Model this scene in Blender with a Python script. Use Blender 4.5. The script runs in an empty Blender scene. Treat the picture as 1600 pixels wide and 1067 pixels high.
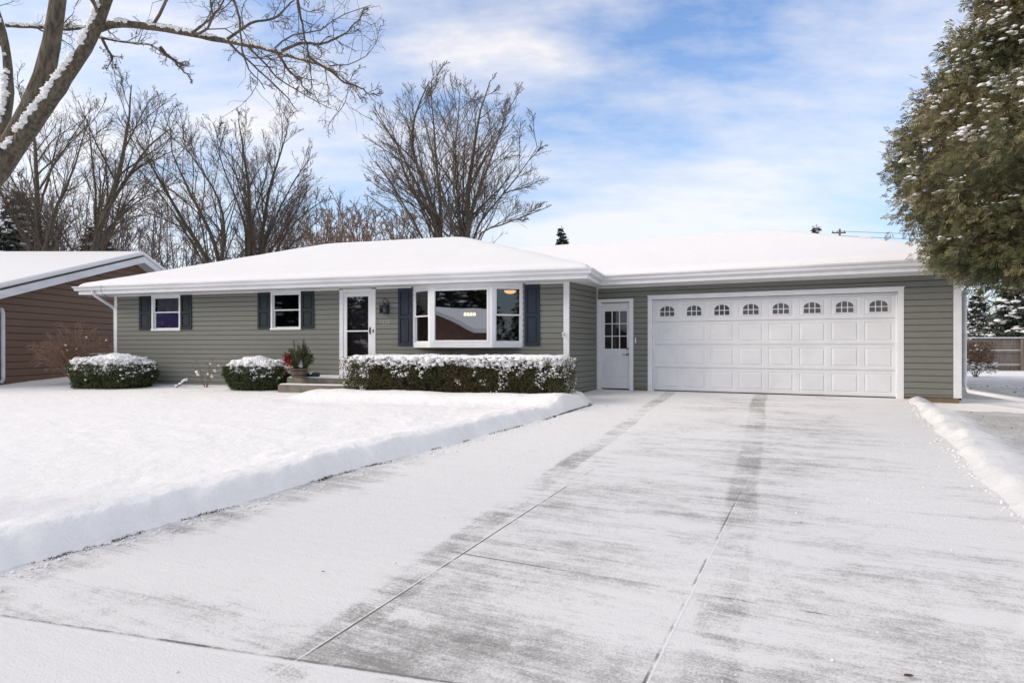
import bpy, math, random
import numpy as np
from mathutils import Vector
random.seed(7)
RNG = np.random.default_rng(11)
C = bpy.context.scene.collection
CZ = 1.72; FPX = 1000.0; HY = 541.0
def sm(x, a, b):
    t = np.clip((np.asarray(x, float)-a)/(b-a), 0, 1); return t*t*(3-2*t)

# ---------------------------------------------------------------- materials
def nmat(name):
    m = bpy.data.materials.new(name); m.use_nodes = True
    nt = m.node_tree; b = nt.nodes['Principled BSDF']
    return m, nt, b
def N(nt, t, **kw):
    n = nt.nodes.new(t)
    for k, v in kw.items():
        if k.startswith('i_'): n.inputs[k[2:].replace('_', ' ')].default_value = v
        else: setattr(n, k, v)
    return n
def L(nt, a, b): nt.links.new(a, b)
def MA(nt, op, a, b=None, c=None, clamp=False):
    n = nt.nodes.new('ShaderNodeMath'); n.operation = op; n.use_clamp = clamp
    for i, x in enumerate((a, b, c)):
        if x is None: continue
        if isinstance(x, (int, float)): n.inputs[i].default_value = x
        else: nt.links.new(x, n.inputs[i])
    return n.outputs[0]
def noise(nt, co, scale, detail=4, rough=.55, mscale=None, rot=None, loc=None):
    if mscale or rot or loc:
        mp = nt.nodes.new('ShaderNodeMapping')
        if mscale: mp.inputs['Scale'].default_value = mscale
        if rot: mp.inputs['Rotation'].default_value = rot
        if loc: mp.inputs['Location'].default_value = loc
        nt.links.new(co, mp.inputs[0]); co = mp.outputs[0]
    n = nt.nodes.new('ShaderNodeTexNoise'); n.inputs['Scale'].default_value = scale
    n.inputs['Detail'].default_value = detail; n.inputs['Roughness'].default_value = rough
    nt.links.new(co, n.inputs['Vector']); return n.outputs[0]
def ramp(nt, fac, stops):
    r = nt.nodes.new('ShaderNodeValToRGB'); e = r.color_ramp.elements
    while len(e) < len(stops): e.new(.5)
    for q, (p, c) in zip(e, stops):
        q.position = p; q.color = (c, c, c, 1) if isinstance(c, (int, float)) else (*c, 1)
    nt.links.new(fac, r.inputs[0]); return r.outputs[0]
def bump(nt, b, h, strength=.3, dist=.02):
    n = nt.nodes.new('ShaderNodeBump'); n.inputs['Strength'].default_value = strength
    n.inputs['Distance'].default_value = dist; nt.links.new(h, n.inputs['Height']); nt.links.new(n.outputs[0], b.inputs['Normal'])
def mixc(nt, f, a, b):
    n = nt.nodes.new('ShaderNodeMix'); n.data_type = 'RGBA'
    if isinstance(f, (int, float)): n.inputs[0].default_value = f
    else: nt.links.new(f, n.inputs[0])
    for i, x in ((6, a), (7, b)):
        if isinstance(x, tuple): n.inputs[i].default_value = (*x, 1)
        else: nt.links.new(x, n.inputs[i])
    return n.outputs[2]
def simple(name, c1, c2=None, scale=6, rough=.6, bstr=0, bscale=60, stretch=None, detail=5, metal=0, spec=None, lo=.35, hi=.65):
    m, nt, b = nmat(name); co = nt.nodes.new('ShaderNodeTexCoord').outputs['Object']
    c2 = c2 or tuple(x*.85 for x in c1)
    f = ramp(nt, noise(nt, co, scale, detail, .6, mscale=stretch), [(lo, 0.), (hi, 1.)])
    L(nt, mixc(nt, f, c1, c2), b.inputs['Base Color'])
    b.inputs['Roughness'].default_value = rough; b.inputs['Metallic'].default_value = metal
    if spec is not None: b.inputs['Specular IOR Level'].default_value = spec
    if bstr: bump(nt, b, noise(nt, co, bscale, 5, mscale=stretch), bstr, .01 if bscale != 34 else .05)
    return m
M = {}
def snowmat(name, col=(.90, .89, .875), b1=.5):
    m, nt, b = nmat(name); co = nt.nodes.new('ShaderNodeTexCoord').outputs['Object']
    f = noise(nt, co, 1.3, 6, .6)
    L(nt, mixc(nt, f, col, tuple(x*.955 for x in col)), b.inputs['Base Color'])
    b.inputs['Roughness'].default_value = .75; b.inputs['Specular IOR Level'].default_value = .2
    a = noise(nt, co, 5, 6, .62); c = noise(nt, co, 70, 3, .6)
    h = MA(nt, 'ADD', MA(nt, 'MULTIPLY', a, 1.), MA(nt, 'MULTIPLY', c, .09))
    bump(nt, b, h, b1, .06); return m
M['snow'] = snowmat('lawn_snow', b1=.62)
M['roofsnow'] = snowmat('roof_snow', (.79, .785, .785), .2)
M['clump'] = snowmat('clump_snow', (.88, .88, .88), .3)
# siding
def sidingmat(name, c, c2):
    m, nt, b = nmat(name); co = nt.nodes.new('ShaderNodeTexCoord').outputs['Object']
    g = noise(nt, co, 9, 6, .7, mscale=(.6, .6, 6)); f = ramp(nt, g, [(.35, 0.), (.7, 1.)])
    big = noise(nt, co, .8, 3)
    k = mixc(nt, f, c, c2); k = mixc(nt, MA(nt, 'MULTIPLY', big, .35), k, tuple(x*.8 for x in c))
    L(nt, k, b.inputs['Base Color']); b.inputs['Roughness'].default_value = .62; b.inputs['Specular IOR Level'].default_value = .3
    bump(nt, b, g, .18, .006); return m
M['siding'] = sidingmat('sage_vinyl', (.203, .208, .184), (.175, .18, .16))
M['brown'] = sidingmat('brown_boards', (.19, .118, .082), (.15, .093, .066))
M['white'] = simple('white_trim', (.78, .79, .81), (.71, .72, .735), 3, .45, .06, 30)
M['doorwhite'] = simple('white_door_paint', (.72, .73, .755), (.66, .67, .69), 2.2, .5, .05, 40)
M['gutter'] = simple('white_gutter', (.74, .75, .78), (.60, .61, .63), 1.6, .4, .05, 20, stretch=(.4, .4, 3))
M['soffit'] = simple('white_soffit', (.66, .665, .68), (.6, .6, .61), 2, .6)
M['shutter_dk'] = simple('dark_slate_shutter', (.014, .024, .028), (.02, .03, .034), 8, .6, .1, 60, spec=.25)
M['shutter'] = simple('blue_slate_shutter', (.02, .03, .045), (.026, .037, .053), 8, .6, .1, 60, spec=.25)
M['found'] = simple('tan_foundation', (.24, .165, .10), (.16, .11, .07), 5, .85, .4, 30)
M['conc'] = simple('step_concrete', (.23, .21, .165), (.13, .12, .085), 3.5, .85, .35, 45, detail=8)
M['bark'] = simple('tree_bark', (.17, .14, .10), (.065, .052, .038), 34, .92, 1.0, 34, stretch=(1, 1, .25), detail=10, lo=.38, hi=.62)
M['twig'] = simple('twig_bark', (.15, .115, .092), (.09, .068, .055), 4, .9)
M['twigfar'] = simple('far_twig_bark', (.12, .092, .088), (.085, .065, .062), 1, .9)
M['twigred'] = simple('reddish_twig', (.26, .16, .11), (.18, .115, .08), 6, .9)
M['twigtan'] = simple('tan_twig', (.42, .27, .18), (.3, .19, .13), 6, .9)
M['metal'] = simple('brushed_metal', (.35, .34, .32), (.25, .25, .24), 20, .35, metal=.8)
M['black'] = simple('black_metal', (.012, .012, .012), (.02, .018, .016), 20, .5)
M['blackbag'] = simple('black_plastic', (.01, .01, .012), (.03, .03, .035), 14, .4, .5, 20)
M['wood'] = simple('barrel_wood', (.15, .105, .08), (.09, .065, .05), 12, .8, .4, 30, stretch=(1, 1, .2))
M['fence'] = simple('weathered_fence', (.22, .185, .16), (.13, .108, .092), 5, .85, .4, 20, stretch=(3, 3, .2))
M['brownleaf'] = simple('brown_leaves', (.16, .075, .025), (.09, .045, .02), 4, .7)
M['red'] = simple('red_ribbon', (.32, .02, .012), (.18, .012, .01), 20, .5)
M['dark'] = simple('dark_room', (.05, .045, .042), (.035, .032, .03), 2, .9)
M['room'] = simple('living_room_wall', (.13, .11, .10), (.1, .085, .075), 1, .9)
M['doorbrown'] = simple('dark_inner_door', (.055, .035, .03), (.04, .027, .024), 10, .4)
M['brick'] = simple('brown_brick', (.17, .085, .06), (.12, .06, .045), 3, .85)
M['purple'] = simple('purple_curtain', (.20, .14, .36), (.14, .10, .26), 6, .8)
M['blind'] = simple('grey_blind', (.3, .29, .32), (.24, .23, .26), 6, .8)
M['pitch'] = simple('dark_gap', (.01, .01, .01), None, 4, .9)
M['grass'] = simple('dry_grass', (.10, .09, .05), (.05, .05, .03), 30, .9)
M['box'] = simple('grey_utility_metal', (.35, .37, .37), (.28, .3, .3), 4, .5)
M['shingle'] = simple('dark_shingle', (.08, .08, .085), None, 12, .9)
def leafmat(name, cols, scale=1.2):
    m, nt, b = nmat(name); co = nt.nodes.new('ShaderNodeTexCoord').outputs['Object']
    n1 = noise(nt, co, scale, 3); n2 = noise(nt, co, scale*14, 2)
    f = MA(nt, 'ADD', MA(nt, 'MULTIPLY', n1, .6), MA(nt, 'MULTIPLY', n2, .4))
    L(nt, ramp(nt, f, [(.36+.28*i/(len(cols)-1), c) for i, c in enumerate(cols)]), b.inputs['Base Color'])
    b.inputs['Roughness'].default_value = .7; b.inputs['Specular IOR Level'].default_value = .25; return m
M['arbor'] = leafmat('arborvitae_foliage', [(.065, .08, .036), (.135, .135, .07), (.21, .185, .10), (.30, .235, .14)], .9)
M['hedge'] = leafmat('hedge_leaves', [(.045, .055, .022), (.08, .082, .036), (.12, .075, .038)], 1.6)
M['yew'] = leafmat('yew_leaves', [(.035, .055, .025), (.07, .085, .036), (.09, .095, .045)], 2.5)
M['spruce'] = leafmat('spruce_needles', [(.022, .034, .026), (.04, .052, .04), (.06, .07, .052)], .8)
M['planter_green'] = leafmat('planter_greens', [(.03, .05, .02), (.07, .085, .035), (.12, .13, .06)], 9)
def glassmat(name, tint=(.75, .78, .8), refl=.32):
    m = bpy.data.materials.new(name); m.use_nodes = True; nt = m.node_tree; nt.nodes.clear()
    o = nt.nodes.new('ShaderNodeOutputMaterial'); mx = nt.nodes.new('ShaderNodeMixShader')
    t = nt.nodes.new('ShaderNodeBsdfTransparent'); t.inputs[0].default_value = (*tint, 1)
    g = nt.nodes.new('ShaderNodeBsdfGlossy'); g.inputs['Roughness'].default_value = .015; g.inputs[0].default_value = (.95, .97, 1, 1)
    lw = nt.nodes.new('ShaderNodeFresnel'); lw.inputs[0].default_value = 1.5
    f = MA(nt, 'ADD', lw.outputs[0], refl, clamp=True)
    co = nt.nodes.new('ShaderNodeTexCoord').outputs['Object']
    bp = nt.nodes.new('ShaderNodeBump'); bp.inputs['Strength'].default_value = .05; bp.inputs['Distance'].default_value = .02
    L(nt, noise(nt, co, 1.2, 1), bp.inputs['Height']); L(nt, bp.outputs[0], g.inputs['Normal'])
    L(nt, f, mx.inputs[0]); L(nt, t.outputs[0], mx.inputs[1]); L(nt, g.outputs[0], mx.inputs[2]); L(nt, mx.outputs[0], o.inputs[0])
    return m
M['glass'] = glassmat('window_glass', (.7, .72, .75), .06)
M['doorglass'] = glassmat('storm_glass', (.75, .76, .8), .20)
M['bayglass'] = glassmat('picture_glass', (.8, .8, .8), .36)
M['garageglass'] = simple('garage_glass', (.10, .105, .115), (.05, .052, .058), 1.5, .12)
def emis(name, c, s):
    m, nt, b = nmat(name); b.inputs['Base Color'].default_value = (*c, 1); b.inputs['Emission Color'].default_value = (*c, 1)
    n = noise(nt, nt.nodes.new('ShaderNodeTexCoord').outputs['Object'], 8, 2); L(nt, MA(nt, 'MULTIPLY_ADD', n, s*.4, s*.8), b.inputs['Emission Strength']); return m
M['lamp'] = emis('warm_lamp_glass', (1., .5, .18), 1.2)
M['bulb'] = emis('warm_bulb', (1., .74, .42), 2.2)

# ---------------------------------------------------------------- object helpers
def tag(o, label=None, cat=None, group=None, kind=None):
    if label: o['label'] = label
    if cat: o['category'] = cat
    if group: o['group'] = group
    if kind: o['kind'] = kind
    return o
def empty(name, loc=(0, 0, 0), label=None, cat=None, group=None):
    o = bpy.data.objects.new(name, None); C.objects.link(o); o.location = loc; o.empty_display_size = .2
    return tag(o, label, cat, group)
def link(name, me, mat, parent=None, smooth=False):
    me.materials.append(mat)
    if smooth: me.polygons.foreach_set('use_smooth', np.ones(len(me.polygons), bool))
    o = bpy.data.objects.new(name, me); C.objects.link(o)
    if parent is not None:
        w = Vector((0, 0, 0)); p = parent
        while p is not None: w = w + p.location; p = p.parent
        o.parent = parent; o.location = -w      # geometry is written in world coordinates
    return o
def mesh_np(name, V, Fs, mat, parent=None, smooth=False):
    o = mesh_np_(name, V, Fs, mat, parent, smooth)
    if parent is not None and name in STUFF: o['kind'] = 'stuff'
    return o
STUFF = ('snow', 'leaves', 'foliage', 'needles', 'leaf_snow', 'dead_sprays', 'greenery', 'ribbon', 'twigs')
def mesh_np_(name, V, Fs, mat, parent=None, smooth=False):
    V = np.asarray(V, np.float32).reshape(-1, 3)
    me = bpy.data.meshes.new(name); me.vertices.add(len(V)); me.vertices.foreach_set('co', V.ravel())
    Fs = [np.asarray(f, np.int32) for f in (Fs if isinstance(Fs, list) else [Fs]) if len(f)]
    tot = sum(f.size for f in Fs); npoly = sum(len(f) for f in Fs)
    me.loops.add(tot); me.polygons.add(npoly)
    me.loops.foreach_set('vertex_index', np.concatenate([f.ravel() for f in Fs]))
    st = []; p = 0
    for f in Fs: st.append(p+np.arange(len(f))*f.shape[1]); p += f.size
    me.polygons.foreach_set('loop_start', np.concatenate(st).astype(np.int32))
    me.update(calc_edges=True); me.validate()
    return link(name, me, mat, parent, smooth)
class MB:
    def __init__(s): s.v = []; s.f = []
    def add(s, vs, fs):
        n = len(s.v); s.v += [tuple(map(float, v)) for v in vs]; s.f += [tuple(i+n for i in f) for f in fs]
    def box(s, F, a0, a1, o0, o1, z0, z1):
        s.add([F(a, o, z) for z in (z0, z1) for o in (o0, o1) for a in (a0, a1)],
              [(0, 1, 3, 2), (4, 6, 7, 5), (0, 4, 5, 1), (2, 3, 7, 6), (0, 2, 6, 4), (1, 5, 7, 3)])
    def quad(s, *p): s.add(p, [tuple(range(len(p)))])
    def tube(s, pts, r, n=8, caps=True):
        pts = [Vector(p) for p in pts]; R = r if isinstance(r, (list, tuple)) else [r]*len(pts); vs = []
        for i, p in enumerate(pts):
            t = (pts[min(i+1, len(pts)-1)]-pts[max(i-1, 0)]).normalized()
            a = t.cross(Vector((0, 0, 1)) if abs(t.z) < .95 else Vector((1, 0, 0))).normalized(); b = t.cross(a)
            for k in range(n):
                q = 2*math.pi*k/n; vs.append(p+(a*math.cos(q)+b*math.sin(q))*R[i])
        fs = [(i*n+k, i*n+(k+1) % n, (i+1)*n+(k+1) % n, (i+1)*n+k) for i in range(len(pts)-1) for k in range(n)]
        if caps: fs += [tuple(range(n))[::-1], tuple(range((len(pts)-1)*n, len(pts)*n))]
        s.add(vs, fs)
    def lathe(s, c, prof, n=20):
        vs = [(c[0]+r*math.cos(2*math.pi*k/n), c[1]+r*math.sin(2*math.pi*k/n), c[2]+z) for r, z in prof for k in range(n)]
        fs = [(i*n+k, i*n+(k+1) % n, (i+1)*n+(k+1) % n, (i+1)*n+k) for i in range(len(prof)-1) for k in range(n)]
        fs += [tuple(range(n))[::-1], tuple(range((len(prof)-1)*n, len(prof)*n))]
        s.add(vs, fs)
    def build(s, name, mat, parent=None, smooth=False, bevel=0):
        me = bpy.data.meshes.new(name); me.from_pydata(s.v, [], s.f); me.update()
        o = link(name, me, mat, parent, smooth)
        if bevel:
            b = o.modifiers.new('bevel', 'BEVEL'); b.width = bevel; b.segments = 2; b.limit_method = 'ANGLE'
        return o

# ---------------------------------------------------------------- frames (metres; camera over the origin)
AG = math.radians(26.4); AL = math.radians(17.5)
UG = np.array([math.cos(AG), -math.sin(AG)]); VG = np.array([math.sin(AG), math.cos(AG)])
UL = np.array([math.cos(AL), -math.sin(AL)]); VL = np.array([math.sin(AL), math.cos(AL)])
PG0 = np.array([2.10, 15.9])                   # inner corner, garage wall
PL0 = np.array([-11.4, 18.4])                  # left corner, main wall
def frame(P, U, V):
    return lambda a, o, z: (P[0]+U[0]*a-V[0]*o, P[1]+U[1]*a-V[1]*o, z)
FG = frame(PG0, UG, VG); FL = frame(PL0, UL, VL); FW = lambda a, o, z: (a, -o, z)
def on_plane(P, U, V, px, o=0):                # distance along the wall and depth of a sight line
    d = np.array([(px-800)/FPX, 1.]); Q = P-V*o
    lam = np.dot(Q, V)/np.dot(d, V); p = d*lam
    return float(np.dot(p-P, U)), float(lam)
def gu(px, o=0): return on_plane(PG0, UG, VG, px, o)[0]
def gd(px, o=0): return on_plane(PG0, UG, VG, px, o)[1]
def lu(px, o=0): return on_plane(PL0, UL, VL, px, o)[0]
def ld(px, o=0): return on_plane(PL0, UL, VL, px, o)[1]
def zz(py, d): return CZ+(HY-py)*d/FPX
def PT(px, py, d): return np.array([(px-800)/FPX*d, d, zz(py, d)])
def base_z(s): 
    s = np.asarray(s, float); return np.where(s < 15.2, .043*np.maximum(s, -3), .6536)
def us(x, y): return x*UG[0]+y*UG[1], x*VG[0]+y*VG[1]
EDGE_S = [-8, 2.1, 6, 9, 11, 12.2, 12.75, 13.15, 13.45, 14, 200]
EDGE_U = [-6.2, -5.32, -5.0, -4.62, -4.38, -4.3, -4.42, -4.8, -5.3, -5.45, -5.45]
def lawn_z(x, y, thick=.17):
    u, s = us(x, y); return float(base_z(s))+thick

# value noise for geometry
_G = np.random.default_rng(3).random((64, 64))
def vn(x, y):
    x = np.asarray(x, float); y = np.asarray(y, float); xi = np.floor(x).astype(int); yi = np.floor(y).astype(int)
    fx = x-xi; fy = y-yi; fx = fx*fx*(3-2*fx); fy = fy*fy*(3-2*fy)
    g = lambda a, b: _G[a % 64, b % 64]
    return (g(xi, yi)*(1-fx)+g(xi+1, yi)*fx)*(1-fy)+(g(xi, yi+1)*(1-fx)+g(xi+1, yi+1)*fx)*fy
def fbm(x, y, o=4):
    r = 0; a = .5
    for i in range(o): r = r+a*vn(x*2**i+i*17.3, y*2**i+i*5.1); a *= .5
    return r-.47
def grid_mesh(name, X, Y, Z, mat, parent=None, smooth=True):
    n, m = X.shape; V = np.stack([X, Y, Z], -1).reshape(-1, 3)
    i = np.arange(n*m).reshape(n, m); F = np.stack([i[:-1, :-1], i[1:, :-1], i[1:, 1:], i[:-1, 1:]], -1).reshape(-1, 4)
    return mesh_np(name, V, F, mat, parent, smooth)

# ---------------------------------------------------------------- ground
m, nt, b = nmat('thin_shaded_snow_over_grass'); M['thin_shaded_snow'] = m; co = nt.nodes.new('ShaderNodeTexCoord').outputs['Object']
g1_ = noise(nt, co, 26, 7, .8); g2_ = noise(nt, co, 2.2, 4, .6); att = nt.nodes.new('ShaderNodeAttribute'); att.attribute_name = 'thin'
f = MA(nt, 'MULTIPLY', ramp(nt, MA(nt, 'ADD', MA(nt, 'MULTIPLY', g1_, .7), MA(nt, 'MULTIPLY', g2_, .3)), [(.46, 1.), (.60, .12)]), att.outputs['Fac'])
L(nt, mixc(nt, f, (.87, .87, .865), (.52, .51, .49)), b.inputs['Base Color']); b.inputs['Roughness'].default_value = .8; b.inputs['Specular IOR Level'].default_value = .2  # grey tone: grass tips through thin snow, plus tree shade put into it
bump(nt, b, MA(nt, 'ADD', g1_, noise(nt, co, 6, 5)), .7, .04)
def hill(x, y):
    return 4.6*sm(y, 38, 85)*sm(x-.35*y, -8, 12)
ax = np.concatenate([-np.geomspace(600, 14, 40), np.linspace(-13, 13, 45), np.geomspace(14, 600, 40)])
Uu, Ss = np.meshgrid(ax, ax+6, indexing='ij')
X = Uu*UG[0]+Ss*VG[0]; Y = Uu*UG[1]+Ss*VG[1]
o = grid_mesh('ground', X, Y, base_z(Ss)-.05+hill(X, Y), M['snow']); tag(o, kind='structure')
svals = np.concatenate([np.arange(-8, 1, .25), np.arange(1, 7, .035), np.arange(7, 14.5, .08), np.arange(14.5, 20, .3), np.geomspace(20, 75, 30)])
wv = np.concatenate([np.arange(0, .7, .03), np.arange(.7, 3, .07), np.arange(3, 10, .16), np.geomspace(10.2, 70, 50)])
S, W = np.meshgrid(svals, wv, indexing='ij')
ue = np.interp(S, EDGE_S, EDGE_U)
wob = .17*fbm(S*1.7, S*0+3.)+.08*fbm(S*7, S*0+9.)
U_ = ue-W+wob*np.exp(-W/.6)+.10*fbm(S*4.5, W*5, 4)*np.exp(-((W-.2)/.2)**2)
X = U_*UG[0]+S*VG[0]; Y = U_*UG[1]+S*VG[1]
rise = sm(W, -.02, .24+.10*fbm(S*2.3, S*0+1))
out = 1-sm(W, 55, 68); 
Z = base_z(S)-.015+rise*(.175+.085*np.exp(-((W-.42)/.3)**2)*(.7+1.2*fbm(S*1.3, S*0+30)))*out-(1-out)*.15
Z += .055*fbm(X*.45, Y*.45)*rise+.03*fbm(X*1.9, Y*1.9)*rise+.016*fbm(X*7, Y*7)*rise*sm(18-Y, 0, 6)
Z += rise*.075*np.maximum(0, fbm(X*3.1+40, Y*3.1, 4))*sm(W, .3, 1.0)*(1-sm(W, 4, 8))
Z += .035*np.maximum(0, fbm(X*6+9, Y*6, 3)-.05)*rise*(1-sm(W, .5, 1.6))
Z += .05*fbm(S*5, W*8, 4)*sm(W, .02, .12)*(1-sm(W, .35, .8))*sm(14-Y, 0, 4)
Z += .045*np.maximum(0, fbm(S*9, W*9, 3))*sm(W, -.02, .1)*(1-sm(W, .15, .45))*sm(12-Y, 0, 4)
# trough of the front walk in front of the hedge
hx, hy = X-PL0[0], Y-PL0[1]; hu = hx*UL[0]+hy*UL[1]; ho = -(hx*VL[0]+hy*VL[1])
hw_ = sm(hu, lu(540), lu(562))
Z += .12*np.exp(-((ho-1.95)/.42)**4)*(1+.5*fbm(hu*1.6, ho*2))*hw_*rise
Z -= .05*np.exp(-((ho-2.75-.1*fbm(hu*1.2, hu*0))/.3)**2)*hw_*rise
Z += .05*np.exp(-((ho-.7)/.5)**2)*np.maximum(0, fbm(hu*2.2, ho*2.2)+.2)*sm(hu, 1, 2)*(1-sm(hu, 5.6, 6.6))
o = grid_mesh('snow_lawn', X, Y, Z, M['snow']); tag(o, kind='structure')
# right lawn
wr = np.concatenate([np.arange(0, .8, .03), np.arange(.8, 4, .07), np.arange(4, 10, .25), np.geomspace(10.5, 70, 30)])
S, W = np.meshgrid(svals, wr, indexing='ij')
er = np.interp(S, [-8, 2, 5, 9, 13, 14.6, 15.3, 200], [1.9, 1.6, 1.42, 1.36, 1.36, 1.38, 1.38, 1.38])
U_ = er+W-(.14*fbm(S*1.9, S*0+13.)+.07*fbm(S*6, S*0+4.))*np.exp(-W/.6)+.12*fbm(S*5+8, W*6, 4)*np.exp(-((W-.2)/.18)**2)
X = U_*UG[0]+S*VG[0]; Y = U_*UG[1]+S*VG[1]
rise = sm(W, -.02, .2+.1*fbm(S*2.6, S*0+1.7)); out = 1-sm(W, 55, 68)
Z = base_z(S)-.015+hill(X, Y)+rise*(.085+.075*np.exp(-((W-.26)/np.where(W < .26, .15, .34+.3*fbm(S*1.4, S*0+5)))**2)*(.8+1.8*fbm(S*2.6, S*0+50))*(1-.9*sm(S, 12.2, 14.4)))*out-(1-out)*.2
Z += .045*fbm(S*6+3, W*8, 4)*sm(W, .02, .1)*(1-sm(W, .4, .7))-.15*sm(S, 12.6, 14.5)*(1-sm(S, 15.6, 19))*sm(W, .1, .6)
Z += .04*fbm(X*.6, Y*.6)*rise+.035*fbm(X*3.2, Y*3.2)*rise*sm(20-Y, 0, 6)+.018*fbm(X*9, Y*9)*rise*sm(18-Y, 0, 6)
o = grid_mesh('snow_lawn', X, Y, Z, M['thin_shaded_snow']); tag(o, kind='structure')

at_ = o.data.attributes.new('thin', 'FLOAT', 'POINT'); at_.data.foreach_set('value', (sm(W, .38, .75)*(1-sm(Y, 17, 22))).astype(np.float32).ravel())  # mask of the grey tone, both thin cover and tree shade
# driveway (local x = along garage wall, y = towards the house)
m, nt, b = nmat('swept_snowy_concrete'); M['drive'] = m
co = nt.nodes.new('ShaderNodeTexCoord').outputs['Object']
sp = nt.nodes.new('ShaderNodeSeparateXYZ'); L(nt, co, sp.inputs[0]); u_, s_ = sp.outputs[0], sp.outputs[1]
def sstep(x, a, b2): 
    n = nt.nodes.new('ShaderNodeMapRange'); n.interpolation_type = 'SMOOTHSTEP'
    n.inputs['From Min'].default_value = a; n.inputs['From Max'].default_value = b2; L(nt, x, n.inputs['Value']); return n.outputs[0]
wobble = noise(nt, co, .5, 2)
st3 = noise(nt, co, 1.0, 7, .75, mscale=(2.2, 34, 1), rot=(0, 0, .02)); grit = noise(nt, co, 24, 6, .8)
st1 = noise(nt, co, 1.0, 8, .68, mscale=(.75, 3.6, 1), rot=(0, 0, .06))
st2 = noise(nt, co, 1.0, 6, .7, mscale=(.9, 13, 1), rot=(0, 0, -.05))
pat = noise(nt, co, .62, 5, .6, loc=(3.1, 1.7, 0)); fine = noise(nt, co, 70, 4, .8); med = noise(nt, co, 7, 5, .7)
cov = MA(nt, 'MULTIPLY', st1, .95)
for x, k in ((st2, .62), (pat, .85), (fine, .95), (med, .55), (st3, .40), (grit, .45)): cov = MA(nt, 'MULTIPLY_ADD', x, k, cov)
cov = MA(nt, 'SUBTRACT', cov, 2.21)                                     # around .12 on average
left = sstep(u_, -2.3, -3.0); cov = MA(nt, 'MULTIPLY_ADD', left, .26, cov)
rgt = sstep(u_, -.2, 1.0); cov = MA(nt, 'MULTIPLY_ADD', rgt, .10, cov)
far = sstep(s_, 7, 15); cov = MA(nt, 'MULTIPLY_ADD', far, .10, cov)
edg = MA(nt, 'SUBTRACT', u_, MA(nt, 'MULTIPLY_ADD', s_, .10, -5.5))     # thin band beside the bank
band = MA(nt, 'MULTIPLY', sstep(edg, .75, .2), sstep(s_, 8, 5)); cov = MA(nt, 'MULTIPLY_ADD', band, -.34, cov)
tsum = None
for c0, wd in ((-1.36, .12), (-3.34, .12)):
    cc = MA(nt, 'MULTIPLY_ADD', MA(nt, 'SUBTRACT', 15.2, s_), .07, c0)
    dd = MA(nt, 'ABSOLUTE', MA(nt, 'ADD', MA(nt, 'SUBTRACT', u_, cc), MA(nt, 'MULTIPLY_ADD', wobble, .2, -.1)))
    t = sstep(dd, wd+.05, wd-.02); tsum = t if tsum is None else MA(nt, 'MAXIMUM', tsum, t)
tr = nt.nodes.new('ShaderNodeTexWave'); tr.wave_type = 'BANDS'; tr.bands_direction = 'Y'; tr.inputs['Scale'].default_value = 9; tr.inputs['Distortion'].default_value = 9.; tr.inputs['Detail Scale'].default_value = 3
L(nt, co, tr.inputs[0]); tr2 = nt.nodes.new('ShaderNodeTexWave'); tr2.bands_direction = 'X'; tr2.inputs['Scale'].default_value = 12; tr2.inputs['Distortion'].default_value = 2.; L(nt, co, tr2.inputs[0])
tread = MA(nt, 'MULTIPLY', MA(nt, 'ADD', tr.outputs['Fac'], MA(nt, 'MULTIPLY', tr2.outputs['Fac'], .3)), grit)
tn = noise(nt, co, 1.1, 3, .6, loc=(9, 4, 0))
tk = MA(nt, 'MULTIPLY', tsum, MA(nt, 'ADD', MA(nt, 'MULTIPLY_ADD', sstep(tn, .40, .68), .6, .25), MA(nt, 'MULTIPLY', sstep(s_, 11.5, 14.5), 1.), clamp=True))
cov = MA(nt, 'ADD', cov, MA(nt, 'MULTIPLY', MA(nt, 'MULTIPLY', tk, MA(nt, 'MULTIPLY_ADD', left, .75, .92)), MA(nt, 'MULTIPLY_ADD', tread, .35, -.42)))
# joints
def dline(x, c, w): 
    return sstep(MA(nt, 'ABSOLUTE', MA(nt, 'SUBTRACT', x, c)), w, w*.3)
bl = MA(nt, 'SUBTRACT', s_, MA(nt, 'MULTIPLY_ADD', u_, .18, 2.90))        # walk joint, slightly askew
walk = sstep(bl, .02, -.25)
cov = MA(nt, 'MULTIPLY_ADD', walk, .42, cov); cov = MA(nt, 'MULTIPLY_ADD', MA(nt, 'MULTIPLY', sstep(bl, .9, .1), sstep(bl, -.02, .02)), -.22, cov); cov = MA(nt, 'MULTIPLY_ADD', sstep(bl, -.75, -1.3), -.24, cov)
jn = noise(nt, co, 2.2, 3, .6); jm = sstep(jn, .40, .60)
nearj = MA(nt, 'MULTIPLY', sstep(s_, 8.5, 6), sstep(MA(nt, 'MULTIPLY_ADD', u_, 2., s_), 7.5, -.2))
jd = MA(nt, 'MULTIPLY', MA(nt, 'MAXIMUM', dline(u_, -2.44, .010), dline(u_, -.785, .011)), MA(nt, 'MULTIPLY', nearj, sstep(bl, 0, .02)))
jd = MA(nt, 'MAXIMUM', jd, MA(nt, 'MULTIPLY', dline(s_, 4.1, .010), MA(nt, 'MULTIPLY', sstep(u_, -2.6, -2.4), sstep(u_, .9, -.6))))
jd = MA(nt, 'MAXIMUM', jd, MA(nt, 'MULTIPLY', dline(bl, 0, .016), sstep(u_, 1.5, 1.)))
jd = MA(nt, 'MULTIPLY', jd, jm); jd = MA(nt, 'MAXIMUM', jd, MA(nt, 'MULTIPLY', MA(nt, 'MULTIPLY', dline(bl, 0, .014), sstep(u_, 1.5, 1.)), .55))
jw = MA(nt, 'MAXIMUM', dline(u_, -2.455, .009), dline(u_, -.77, .009)); jw = MA(nt, 'MULTIPLY', jw, nearj)
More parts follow.
